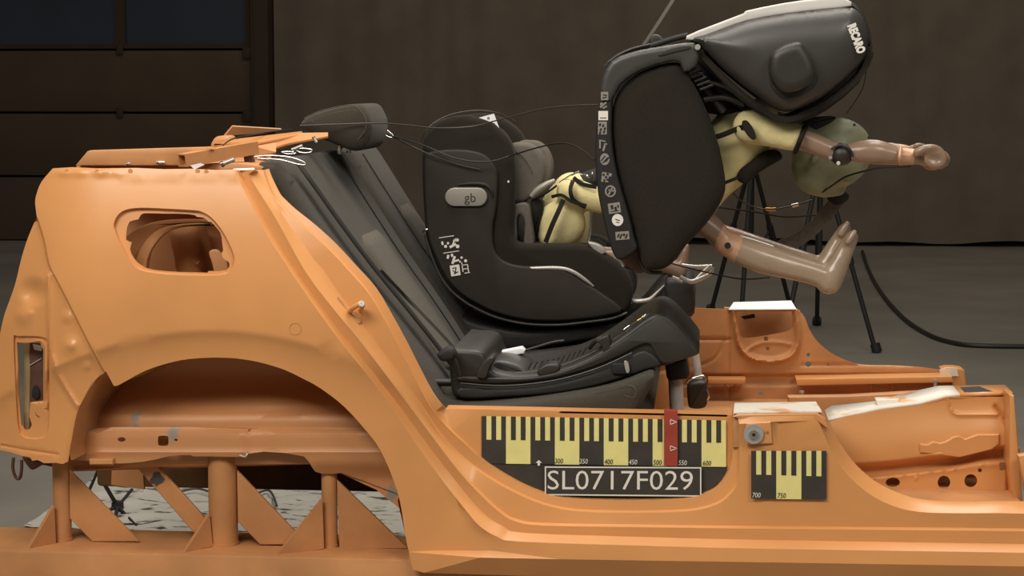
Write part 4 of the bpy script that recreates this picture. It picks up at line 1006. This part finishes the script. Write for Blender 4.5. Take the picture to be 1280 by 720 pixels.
# shell back with wing
wing = [(862, 48), (895, 37), (932, 24), (980, 15), (1030, 9.5), (1056, 7.5), (1070, 11), (1079, 21), (1085, 38), (1086, 54), (1081, 74), (1058, 99), (1030, 121), (1005, 133.5), (983, 140), (964, 133), (930, 108), (904, 86), (886, 68), (874, 57)]
wn_ = dome('shell_wing', wing, .125, .24, .075, .05, GREYPL, rc, 4, .155, .010)
dome('shell_wing', wing, .50, .60, .05, .04, GREYPL, rc, 4, .155, .014, True)
puff('wing_padding', [(872, 58), (880, 66), (905, 92), (931, 115), (964, 140), (984, 146), (1006, 139), (1033, 126), (1062, 103), (1080, 80), (1090, 52), (1090, 70), (1074, 104), (1034, 138), (1003, 152), (975, 152), (950, 142), (920, 120), (890, 88), (874, 70)], .17, .27, .012, BLACKF, rc, 2)
puff('wing_padding', [(872, 58), (880, 66), (905, 92), (931, 115), (964, 140), (984, 146), (1006, 139), (1033, 126), (1062, 103), (1080, 80), (1090, 52), (1090, 70), (1074, 104), (1034, 138), (1003, 152), (975, 152), (950, 142), (920, 120), (890, 88), (874, 70)], .47, .57, .012, BLACKF, rc, 2, yref=.17)
puff('shell_back', [(858, 45), (895, 30), (930, 16.5), (933, 13.5), (980, 4), (1020, -1), (1056, -2), (1064, 8), (1030, 12), (980, 18), (935, 26), (900, 38), (866, 51)], .165, .575, .004, SHELLBACK, rc, 2, yref=.175)
puff('shell_liner', [(866, 50), (900, 35), (935, 21), (980, 12), (1030, 10), (1060, 9), (1072, 16), (1080, 40), (1070, 60), (1055, 40), (1000, 35), (930, 55), (890, 66)], .22, .53, .01, BLACKF, rc, 3, yref=.175)
puff('shell_top_cap', [(1058, 0), (1072, 6), (1082, 20), (1089, 40), (1090, 56), (1083, 56), (1082, 38), (1074, 18), (1060, 6)], .19, .56, .006, PLAST, rc, 3, yref=.175)
kn = dome('adjuster_knob', [(963, 70), (974, 59), (990, 53), (1001, 53), (1009, 62), (1018, 80), (1019.5, 96), (1012, 106), (996, 114), (980, 115), (969, 108), (962, 92)], .072, .15, .020, .014, PLAST, rc, 3, None, .004)
puff('knob_recess', [(961, 70), (974, 57), (998, 51), (1010, 60), (1021, 82), (1021, 104), (1008, 116), (990, 124), (976, 122), (964, 108), (959, 88)], .128, .15, .004, SOFTPL, rc, 3)
d_ = (W(1079, 66, .13)-W(1066, 31, .13)); u_ = d_.normalized().cross(Vector((0, 1, 0))); u_ = -u_ if u_.x < 0 else u_
text('shell_lettering', 'RECARO', W(1058.5, 32.5, .128), d_, u_, RM(11.5, .13), WHITE, rc, 0, -d_.length*1.02, 0, .065)
# mechanism between shell and seat
for P, r in (([(858, 85, .25), (880, 110, .25), (905, 140, .25)], 5), ([(868, 80, .3), (900, 112, .3), (938, 136, .3)], 6), ([(875, 100, .22), (905, 108, .22), (925, 120, .22)], 3), ([(880, 125, .24), (905, 122, .24), (930, 130, .24)], 3.5), ([(890, 95, .35), (890, 130, .35)], 5), ([(862, 95, .2), (872, 90, .2), (880, 96, .2)], 3)):
    ptube('hinge_bar', P, r, PLAST, rc, 4, 8)
puff('hinge_cover', [(852, 82), (872, 72), (905, 100), (940, 132), (930, 140), (886, 142), (870, 112)], .32, .55, .01, BLACKF, rc, 3)
for i in range(5): ptube('hinge_rib', [(861+i*3.5, 92+i*5, .19), (875+i*4, 86+i*5, .19)], 1.4, PLAST, rc, 1, 6)
ptube('lower_frame', [(798, 318, .2), (802, 332, .2), (810, 340, .2), (828, 341, .2)], 2.2, SOFTPL, rc, 4, 8)
puff('lower_bracket', [(775, 322), (795, 312), (806, 336), (800, 343), (786, 336)], .22, .5, .004, BROWN, rc, 3, yref=.2)
ptube('bracket_edge', [(768, 321, .2), (776, 326, .2), (779, 333, .2)], 2, TRIM, rc, 3, 8)
# warning pictograms
pics = [(755.7, 120, 's'), (754, 132, 'a'), (754, 144.5, 'S'), (753, 160, 'c'), (753, 182, 'l'), (756, 199, 'e'), (758.5, 221.5, 'g'), (763, 239, 'o'), (768, 260, 'q'), (772, 275, 'D'), (778, 295.5, 'k')]
for px, py, k in pics:
    bm = bmesh.new(); dk = bmesh.new(); yy = .1485 if k == 's' else .1537
    def rect(bm_, x, y, a, b_, rt=0, y0=yy):
        P = [(-a, -b_), (a, -b_), (a, b_), (-a, b_)]; P = [(px+x+u*math.cos(rt)-v*math.sin(rt), py+y+u*math.sin(rt)+v*math.cos(rt)) for u, v in P]
        bm_.faces.new([bm_.verts.new(W(p[0], p[1], y0)) for p in P])
    def circ(bm_, x, y, a, b_, y0=yy): bm_.faces.new([bm_.verts.new(W(p[0], p[1], y0)) for p in ell2(px+x, py+y, a, b_, 14)])
    y2 = yy-.0004
    if k == 's': rect(bm, 0, 0, 4.6, 5.2); rect(dk, .5, -1, 2.4, .8, .2, y2); rect(dk, 0, 2, 2.8, .7, -.2, y2)
    elif k == 'S': rect(bm, 0, 0, 6, 5.8); rect(dk, 0, 3, 4, .5, 0, y2)
    elif k == 'a': rect(bm, 0, -1, 5, 1.2, -.7); rect(bm, 2, 2, 3, 1, -.5); circ(bm, -2, -2, 2, 2)
    elif k == 'c': rect(bm, 0, 0, 5.5, 8); [rect(dk, x, y, 1.2, 1.8, .4, y2) for x, y in ((-3, -4), (1, -3), (3, 1), (-2, 2), (2, 5), (-3, 6))]
    elif k == 'l': rect(bm, -3, -2, 1, 5.5); rect(bm, 0, -6, 4, .8, .2); rect(bm, 2, 3, 1.2, 4, .3); rect(bm, 4, -2, 2, .8)
    elif k == 'e': circ(bm, 0, 0, 6, 7.5); [rect(dk, x, y, .8, 4.2, .7, y2) for x, y in ((-2, -1), (1, 1), (3.5, 0))]; rect(dk, 0, 3, 3.5, .6, -.5, y2)
    elif k == 'g': rect(bm, -2, 0, 4.5, 6, .1); rect(bm, 4, -3, 2, 2, .3); [rect(dk, x, y, 1.3, 1.5, .2, y2) for x, y in ((-4, -3), (-1, 0), (-3, 4), (1, 3), (1, -4))]
    elif k == 'o': circ(bm, 0, 0, 7, 7.5); circ(dk, 0, 0, 5, 5.5, y2); rect(bm, 0, 0, 1, 5, .5, y2-.0004); rect(bm, 1, -1, 3.5, 1, .2, y2-.0004)
    elif k == 'q': rect(bm, 0, 0, 7.5, 6.5, -.15); [rect(dk, x, y, a, b_, -.15, y2) for x, y, a, b_ in ((-3, -1, 1.6, 2.6), (1.5, 1, 1.4, 2.6), (4.5, -2, 1, 1.6), (0, 4, 5, .5))]
    elif k == 'D': circ(bm, 0, 0, 7.2, 7.6); rect(dk, 0, 0, 3, .6, .3, y2); rect(dk, 0, 3, 2.2, .5, .2, y2)
    else: rect(bm, 0, -1, 8.5, 5.2, -.08); [rect(dk, x, y, a, b_, .4, y2) for x, y, a, b_ in ((-5, -1, 1, 2.4), (-2, 0, 1, 3), (2, -2, 1.5, 1.5), (5, 0, 1, 3))]
    pz = bm_link('pictogram', bm, WHITE if k in 'DS' else BADGE, strip, 0)
    if len(dk.verts): bm_link('pictogram_lines', dk, INK, pz, 0)
    else: dk.free()

# ================================================================== DUMMIES
def limb(bm, pts, rpx, seg=14, flat=None):
    capsule_chain(bm, [W(*p) for p in pts], [RM(r, p[2]) for r, p in zip(rpx, pts)], seg, flat)
def ellp(bm, p, rpx, ang=0, ry=None):
    k = RM(1, p[2]); rot = Matrix.Rotation(ang, 3, 'Y')
    ell(bm, W(*p), (rpx[0]*k, (ry if ry else rpx[0])*k, rpx[1]*k), rot)
dm = thing('crash_test_dummy', W(900, 300, .37), 'child crash test dummy in yellow suit thrown forward with arm and leg stretched out', 'dummy', 'child crash test dummies')
bm = bmesh.new()
# torso, neck, head
limb(bm, [(862, 262, .37), (880, 228, .37), (908, 190, .37), (933, 162, .37), (950, 148, .37)], [30, 33, 36, 34, 24], 18)
limb(bm, [(950, 150, .37), (980, 160, .37), (1005, 172, .37)], [20, 15, 17])
# head: crown to the upper right, face down
HC = (1040, 192, .40)
ellp(bm, HC, (50, 44), -.35, 38)
ellp(bm, (1022, 214, .40), (34, 30), .5, 30)            # jaw
limb(bm, [(1012, 232, .40), (1030, 236, .40), (1048, 236, .40)], [10, 11, 9])
limb(bm, [(1045, 226, .40), (1048, 240, .40)], [6, 4])   # nose
for y in (.36, .44): ellp(bm, (1060, 223, y), (7, 6), 0)  # brow
for y in (.325, .475): ellp(bm, (1020, 196, y), (6, 10), .5, 4)  # ears
# near arm
limb(bm, [(938, 158, .27), (965, 165, .25), (1000, 173, .24), (1036, 187, .23), (1052, 193, .23)], [20, 17, 14.5, 12, 11])
limb(bm, [(1052, 193, .23), (1072, 190, .23), (1095, 190, .23), (1122, 195, .23), (1145, 196, .23)], [10, 13.5, 15.5, 11.5, 10])
# near hand: palm and curled fingers
ellp(bm, (1157, 196, .23), (17, 12), .12, 9); ellp(bm, (1166, 199, .23), (11, 7), .2, 11)
for i, (dy, ln, dz) in enumerate(((-.028, 0, 0), (-.009, 4, 0), (.010, 2, 1), (.028, -4, 2))):
    y = .23+dy
    limb(bm, [(1160, 190+dz, y), (1173+ln, 192+dz, y), (1180+ln, 199+dz, y), (1175+ln, 206+dz, y), (1164+ln, 206+dz, y), (1158+ln, 201+dz, y)], [5.4, 5.2, 5, 4.8, 4.6, 4.4], 10)
limb(bm, [(1146, 191, .20), (1158, 185, .195), (1170, 185, .20), (1178, 190, .205)], [6, 5, 4.6, 4], 10)
# far arm
limb(bm, [(942, 158, .47), (985, 166, .50), (1040, 188, .50), (1090, 187, .50), (1130, 190, .50)], [18, 15, 11, 11, 9.5])
ellp(bm, (1145, 190, .50), (13, 8), .1, 9)
for dy in (-.024, -.008, .008, .024):
    limb(bm, [(1148, 188, .50+dy), (1158, 189, .50+dy), (1162, 194, .50+dy), (1155, 199, .50+dy)], [4.4, 4.2, 4, 3.6], 8)
limb(bm, [(1138, 187, .465), (1148, 182, .46), (1156, 184, .465)], [5, 4.4, 4], 8)
# legs
def legchain(bm, dx, dy, y, s=1):
    limb(bm, [(838+dx, 250+dy, y), (868+dx, 270+dy, y), (896+dx, 291+dy, y), (908+dx, 304+dy, y)], [17, 16, 14, 13])
    limb(bm, [(906+dx, 304+dy, y), (925+dx, 312+dy, y), (950+dx, 322+dy, y), (985+dx, 332+dy, y), (1015+dx, 340+dy, y), (1036+dx, 348+dy, y)], [15, 17.5, 19, 17, 15.5, 16])
    limb(bm, [(1036+dx, 351+dy, y), (1046+dx, 334+dy, y), (1056+dx, 314+dy, y), (1065+dx, 297+dy, y)], [17, 14, 11, 8.5], 14)
    for k in range(5): 
        yy = y-.026+k*.0125; limb(bm, [(1060+dx, 302+dy, yy), (1068+dx-.6*k, 290+dy+k*1.0, yy)], [5, 4.3], 8)
legchain(bm, 0, 0, .29); legchain(bm, -9, -10, .45)
def pick1(c):
    p = c-CAM; dz = p.dot(Dv); px = 640+F*p.dot(Rv)/dz; py = 360-F*p.dot(Uv)/dz
    if py > 255: return 2 if (px > 924+.35*(311-py)) else (1 if px-896 > -.45*(py-300) else 0)
    if 980 < px < 1100 and .31 < c.y < .49: return 3
    if px > 1123 and px < 1142: return 1
    return 0
organic('body', bm, .0045, [SKIN, SKINL, LEGV, HEADV], dm, 5, pick1)
# suit
bm = bmesh.new()
limb(bm, [(868, 250, .37), (884, 224, .37), (910, 192, .37), (933, 162, .37), (948, 150, .37)], [30, 34, 40, 38, 27], 20)
limb(bm, [(938, 158, .27), (960, 163, .25), (992, 171, .24)], [22, 20, 18])
limb(bm, [(942, 155, .47), (985, 160, .50), (1000, 164, .5)], [20, 18, 16])
organic('suit', bm, .006, SUIT, dm, 5)
def strap(name, pts, wpx, m, par, th=.002, up=(0, 1, 0)):
    P = cr([tuple(W(*p)) for p in pts], 5); y = pts[0][2]
    bm = bmesh.new(); prev = None; P = [Vector(p) for p in P]
    for i, p in enumerate(P):
        t = (P[min(i+1, len(P)-1)]-P[max(i-1, 0)]).normalized(); s = t.cross(Vector(up)).normalized()*RM(wpx/2, y)
        n_ = s.cross(t).normalized()*th
        v = [bm.verts.new(p+s+n_), bm.verts.new(p-s+n_), bm.verts.new(p-s-n_), bm.verts.new(p+s-n_)]
        if prev:
            for k in range(4): bm.faces.new((prev[k-1], prev[k], v[k], v[k-1]))
        else: bm.faces.new(v)
        prev = v
    bm.faces.new(prev); return bm_link(name, bm, m, par, 40)
ptube('sleeve_cuff', [(1007, 158, .235), (1001, 173, .195), (994, 190, .235)], 3.2, STRAP, dm, 6, 8)
ptube('sleeve_cuff', [(1007, 158, .245), (1003, 173, .29), (994, 190, .245)], 3.2, STRAP, dm, 6, 8)
strap('torso_strap', [(890, 173, .262), (905, 168, .258), (922, 161, .25), (932, 158, .225)], 6.5, STRAP, dm)
puff('shoulder_ring', [(928, 152), (934, 151), (941, 160), (945, 171), (942, 175), (935, 170), (929, 160)], .19, .22, .004, STRAP, dm, 3)
strap('waist_strap', [(898, 231, .25), (910, 227, .25), (922, 222, .27)], 4, STRAP, dm)
ej = bmesh.new(); ellp(ej, (1052, 193, .225), (14.5, 14), 0, 14); elb = bm_link('elbow_joint', ej, PLAST, dm, 60)
disc('joint_screw', W(1048, 204, .198), (0, -1, -.6), .004, .004, PAPER, elb, 12)
disc('joint_screw', W(1038, 197, .197), (0, -1, 0), .004, .004, STEEL, elb, 12)
ptube('joint_rim', [(1039, 186, .205), (1050, 181, .2), (1062, 186, .2), (1066, 196, .205)], 1.4, PLAST, elb, 4, 6)
disc('knee_bore', W(909.5, 307, .253), (0, -1, 0), RM(4, .25), .004, INK, dm, 20)
ptube('knee_plate', [(914, 294.5, .29), (930, 297, .285), (950, 303, .29), (967, 308, .29)], [1.6, 2, 1.8, 1], PAPER, dm, 4, 6)
ptube('wrist_band', [(1126, 184, .215), (1124.5, 196, .187), (1126, 207, .215)], 2, SKINL, dm, 5, 8)
dome('hip_wrap', [(921, 224), (925, 212), (938, 202), (955, 190), (972, 188), (978, 198), (962, 208), (945, 219), (932, 230)], .30, .36, .02, .015, BLACKF, dm, 3)
ptube('head_cord', [(1024, 243, .385), (1040, 232, .34), (1057, 221, .32), (1080, 214, .25), (1102, 209.5, .215), (1125, 208.5, .21), (1138, 208, .215)], 1.2, BLACK, dm, 5, 6)
puff('neck_bracket', [(1005, 150), (1030, 146), (1045, 146), (1040, 152), (1020, 164), (1006, 168)], .36, .44, .004, BLACK, dm, 3)
for cx, cy in ((1068, 156), (1086, 172)): disc('head_screw', W(cx, cy, .33), (.6, -1, .6), .003, .003, INK, dm, 8)

d2 = thing('crash_test_dummy', W(705, 305, 1.15), 'yellow suited child dummy strapped in the gb seat, head hidden behind the near seat', 'dummy', 'child crash test dummies')
bm = bmesh.new()
limb(bm, [(700, 312, 1.15), (702, 285, 1.15), (708, 258, 1.15), (716, 240, 1.15)], [30, 30, 27, 22], 18)
limb(bm, [(716, 238, 1.15), (742, 226, 1.15), (768, 218, 1.15)], [15, 11, 12])
ellp(bm, (800, 212, 1.15), (38, 34), .3, 32); ellp(bm, (812, 230, 1.15), (22, 18), .6, 20); limb(bm, [(826, 220, 1.15), (834, 224, 1.15)], [6, 4])
for y in (1.10, 1.20): ellp(bm, (826, 203, y), (6, 5), 0, 8)
for y in (1.075, 1.225): ellp(bm, (798, 218, y), (6, 9), 0, 4)
for y in (1.05, 1.25):
    limb(bm, [(718, 240, y), (745, 250, y), (775, 258, y), (805, 262, y), (830, 266, y)], [18, 15, 11, 10, 8])
    ellp(bm, (842, 268, y), (12, 8), 0, 9)
    for k in range(4): limb(bm, [(846, 266, y-.02+k*.013), (856, 270, y-.02+k*.013), (857, 277, y-.02+k*.013)], [3.8, 3.6, 3.2], 8)
    limb(bm, [(836, 264, y-.03), (844, 260, y-.035), (850, 263, y-.035)], [4, 3.8, 3.4], 8)
for y in (1.06, 1.24):
    limb(bm, [(700, 320, y), (740, 322, y), (785, 322, y)], [20, 16, 12])
    limb(bm, [(785, 322, y), (810, 326, y), (836, 334, y), (850, 340, y)], [11, 12, 10.5, 9.5])
    limb(bm, [(850, 341, y), (853, 328, y), (856, 316, y), (858, 308, y)], [9.5, 7.5, 6, 4.5], 12)
organic('body', bm, .006, [SKIN], d2, 4)
bm = bmesh.new()
for q in ([(702, 318, 1.15), (702, 285, 1.15), (708, 258, 1.15), (715, 240, 1.15)],): limb(bm, q, [33, 35, 31, 25], 20)
for y in (1.05, 1.25): limb(bm, [(714, 240, y), (740, 248, y), (765, 254, y)], [19, 17, 15.5])
ellp(bm, (702, 280, 1.06), (31, 30), 0, 20); ellp(bm, (690, 295, 1.06), (18, 18), 0, 18)
organic('suit', bm, .006, SUIT, d2, 4)
strap('harness_strap', [(704, 250, 1.0), (699, 262, .985), (690, 282, .98), (682, 303, .985)], 6, STRAP, d2)
strap('arm_strap', [(716, 226, 1.005), (713, 238, .985), (717, 250, .99), (732, 259, 1.0)], 5, STRAP, d2)
strap('arm_strap', [(690, 246, 1.02), (702, 244, .99), (715, 252, .985), (733, 257, .99)], 4, STRAP, d2)
ptube('neck_cover', [(722, 232, 1.15), (740, 225, 1.15), (756, 220, 1.15)], 13, BLACK, d2, 3, 14)
strap('collar_strap', [(717, 222, 1.03), (728, 230, 1.02), (746, 234, 1.02)], 5, STRAP, d2)
ptube('side_rod', [(739, 264, .99), (738, 285, .99), (735, 303, .99)], 2, CHROME, d2, 4, 8)
for P in ([(700, 228, 1.05), (712, 220, 1.03), (724, 214, 1.03)], [(722, 216, 1.05), (730, 218, 1.03), (737, 221, 1.03)], [(741, 212, 1.05), (741, 225, 1.05)]): ptube('neck_hardware', P, 1.4, CHROME, d2, 4, 6)
puff('lap_buckle', [(735, 303), (748, 306), (757, 314), (752, 318), (742, 312)], .96, 1.0, .003, TRIM, d2, 3)

# ================================================================== CABLES, STRAPS
CG = 'sensor cables strung from the seats'
def cable(label, pts, r, m, n=6):
    o = ptube('sensor_cable', pts, r, m, None, n, 6); return tag(o, label, 'cable', CG)
cable('thin grey cable from the headrest over the far child seat to the near seat', [(375, 157, .55), (430, 155, .58), (475, 154, .62), (510, 156.5, .75), (545, 160, .85), (590, 158, .9), (630, 148, .85), (680, 136, .7), (720, 132, .4), (748, 131, .19)], 1.0, GCABLE)
cable('thin black cable rising behind the badge and dropping to the near seat', [(490, 170, 1.0), (530, 182, .93), (570, 198, .9), (610, 202, .9), (640, 194, .92), (670, 185, .8), (700, 179, .6), (722, 184, .4), (743, 200, .19)], 1.0, CABLE)
cable('thin dark cable looped across the far child seat above its badge', [(478, 163, 1.1), (505, 178, .95), (535, 192, .92), (570, 205, .93), (600, 212, .93)], 1.0, CABLE)
cable('thin cable looped over the crown of the far child seat', [(527, 176, .95), (533, 162, .93), (550, 149, .94), (572, 141, .95), (600, 138, .97), (625, 142, 1.0), (645, 152, 1.1)], .8, GCABLE)
sc = thing('sensor_cable', W(960, 262, .5), 'sensor cable with brass connector hanging below the yellow suit', 'cable', CG)
ptube('wire', [(912, 235, .45), (925, 250, .48), (944, 259, .5), (964, 262, .5), (980, 259.5, .5), (995, 256, .5), (1015, 250, .5)], .9, GCABLE, sc, 6, 6)
ptube('brass_connector', [(957, 261.5, .5), (964, 262, .5), (970, 261.5, .5)], 2.2, GOLD, sc, 2, 10); ptube('steel_connector', [(990, 257.5, .5), (998, 255.5, .5)], 2.2, CHROME, sc, 1, 10)
cable('black cable sagging under the brass connector', [(880, 256, .6), (897, 259, .6), (944, 265, .6), (981, 271, .6), (1017, 269, .6), (1035, 268, .6)], 1.2, CABLE)
cable('thin cable running below the outstretched leg to the knee', [(838, 329, .5), (865, 336, .5), (900, 344, .45), (930, 349, .36), (962, 347, .33)], 1.0, GCABLE)
cable('fine cable hanging in a loop from the shell to the head', [(1083, 60, .4), (1083, 85, .4), (1079, 108, .4), (1070, 125, .4), (1058, 142, .4)], .6, CABLE)
cable('cable running from the near base to the bench cushion', [(575, 470, .17), (572, 455, .16), (568, 442, .15), (562, 436, .15)], .9, CABLE)
tt = thing('tether_strap', W(815, 52, .37), 'grey tether strap running up from the top of the near child seat', 'strap')
strap('webbing', [(804, 57, .37), (822, 30, .40), (843, -3, .44), (862, -34, .48)], 4, GCABLE, tt)
puff('tether_clip', [(812, 50), (816, 43), (824, 44), (831, 51), (826, 55), (814, 57)], .33, .40, .004, PLAST, tt, 3)
bs = thing('belt_strap', W(1010, 290, .5), 'loose grey belt strap hanging from a black buckle under the dummy head', 'strap')
strap('webbing', [(1050, 246, .52), (1034, 266, .53), (1018, 284, .54), (998, 299, .55), (975, 309, .56)], 17, GSTRAP, bs)
puff('buckle', [(1036, 240), (1046, 234), (1061, 243), (1058, 252), (1045, 257), (1034, 248)], .49, .53, .004, BLACK, bs, 3)

# ================================================================== BACKGROUND OBJECTS
def tripod(label, apex, feet, y, r=.013, group='camera tripods behind the sled', top=True):
    A = W(apex[0], apex[1], y); t = thing('tripod', Vector((A.x, A.y, FLOOR)), label, 'tripod', group)
    for f in feet:
        P = Wf(*f); q = A.lerp(P, .42); d_ = (P-A).normalized()
        lg = tube('leg', [A, P-d_*.03], r, BLACK, t, 1, 10)
        tube('leg_section', [q, A.lerp(P, .55)], r*1.5, BLACK, lg, 1, 10)
        disc('rubber_foot', P+Vector((0, 0, .025)), d_, r*2, .05, BLACK, lg, 12)
        tube('brace', [A.lerp(P, .45), Vector((A.x, A.y, lerp(A.z, FLOOR, .62)))], r*.6, BLACK, t, 1, 8)
    tube('centre_column', [A+Vector((0, 0, .12)), Vector((A.x, A.y, lerp(A.z, FLOOR, .65)))], r*1.2, BLACK, t, 1, 10)
    if top:
        disc('spider', A, (0, 0, 1), .06, .07, BLACK, t, 16)
        box('tripod_head', A+Vector((-.06, -.06, .10)), A+Vector((.06, .06, .18)), BLACK, t, .01)
    return t
tripod('black tripod with splayed leg standing right of the dummy foot', (1026, 196), [(1095, 441), (1021, 407), (975, 452)], 6.3)
tripod('black tripod seen between the near child seat and the dummy legs', (940, 196), [(888, 392), (925, 418), (990, 392)], 7.4, .014)
sd_ = thing('light_stand', Wf(147, 650), 'black folding stand on the floor seen under the tail', 'stand')
hub = W(147, 633, 2.1)
for P in ([(147, 633, 2.1), (131, 606, 2.05), (131, 560, 2.05)], [(147, 633, 2.1), (165, 612, 2.3)], [(147, 633, 2.1), (118, 640, 2.2)]): ptube('strut', P, 3.0 if len(P) == 3 else 2, BLACK, sd_, 1, 8)
ptube('strut', [(112, 612, 2.0), (125, 582, 2.0)], 2, BLACK, sd_, 1, 8)
tube('leg', [hub, Wf(171, 659)], .006, BLACK, sd_, 1, 8); tube('leg', [hub, Wf(140, 668)], .006, BLACK, sd_, 1, 8); tube('leg', [hub, Wf(120, 645)], .006, BLACK, sd_, 1, 8)
disc('hub', hub, (0, 0, 1), .02, .03, BLACK, sd_, 12)
# white sheet on the floor
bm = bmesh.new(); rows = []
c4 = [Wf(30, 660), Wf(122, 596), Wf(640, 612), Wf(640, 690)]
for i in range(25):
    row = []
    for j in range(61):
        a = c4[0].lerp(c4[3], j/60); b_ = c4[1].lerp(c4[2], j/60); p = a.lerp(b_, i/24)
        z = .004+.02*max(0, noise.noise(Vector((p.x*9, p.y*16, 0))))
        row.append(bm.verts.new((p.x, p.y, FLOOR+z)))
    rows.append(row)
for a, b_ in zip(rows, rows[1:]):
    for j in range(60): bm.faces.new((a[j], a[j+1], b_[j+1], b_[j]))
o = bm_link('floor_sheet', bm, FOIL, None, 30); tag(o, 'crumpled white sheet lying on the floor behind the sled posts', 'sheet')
# floor cables
o = tube('floor_cable', [Wf(*p)+Vector((0, 0, .012)) for p in ((1078, 316), (1084, 335), (1095, 358), (1112, 382), (1135, 405), (1165, 423), (1195, 432), (1225, 435), (1290, 436), (1400, 436))], .013, CABLE, None, 6, 8)
tag(o, 'thick black cable curving across the grey floor at the right', 'cable')
o = tube('thin_floor_cable', [Wf(*p)+Vector((0, 0, .02)) for p in ((225, 622), (245, 618), (262, 622), (285, 630), (320, 624), (335, 620), (342, 628), (346, 640))], .004, GCABLE, None, 6, 8)
tag(o, 'thin looped cable lying on the floor beyond the sled posts', 'cable')
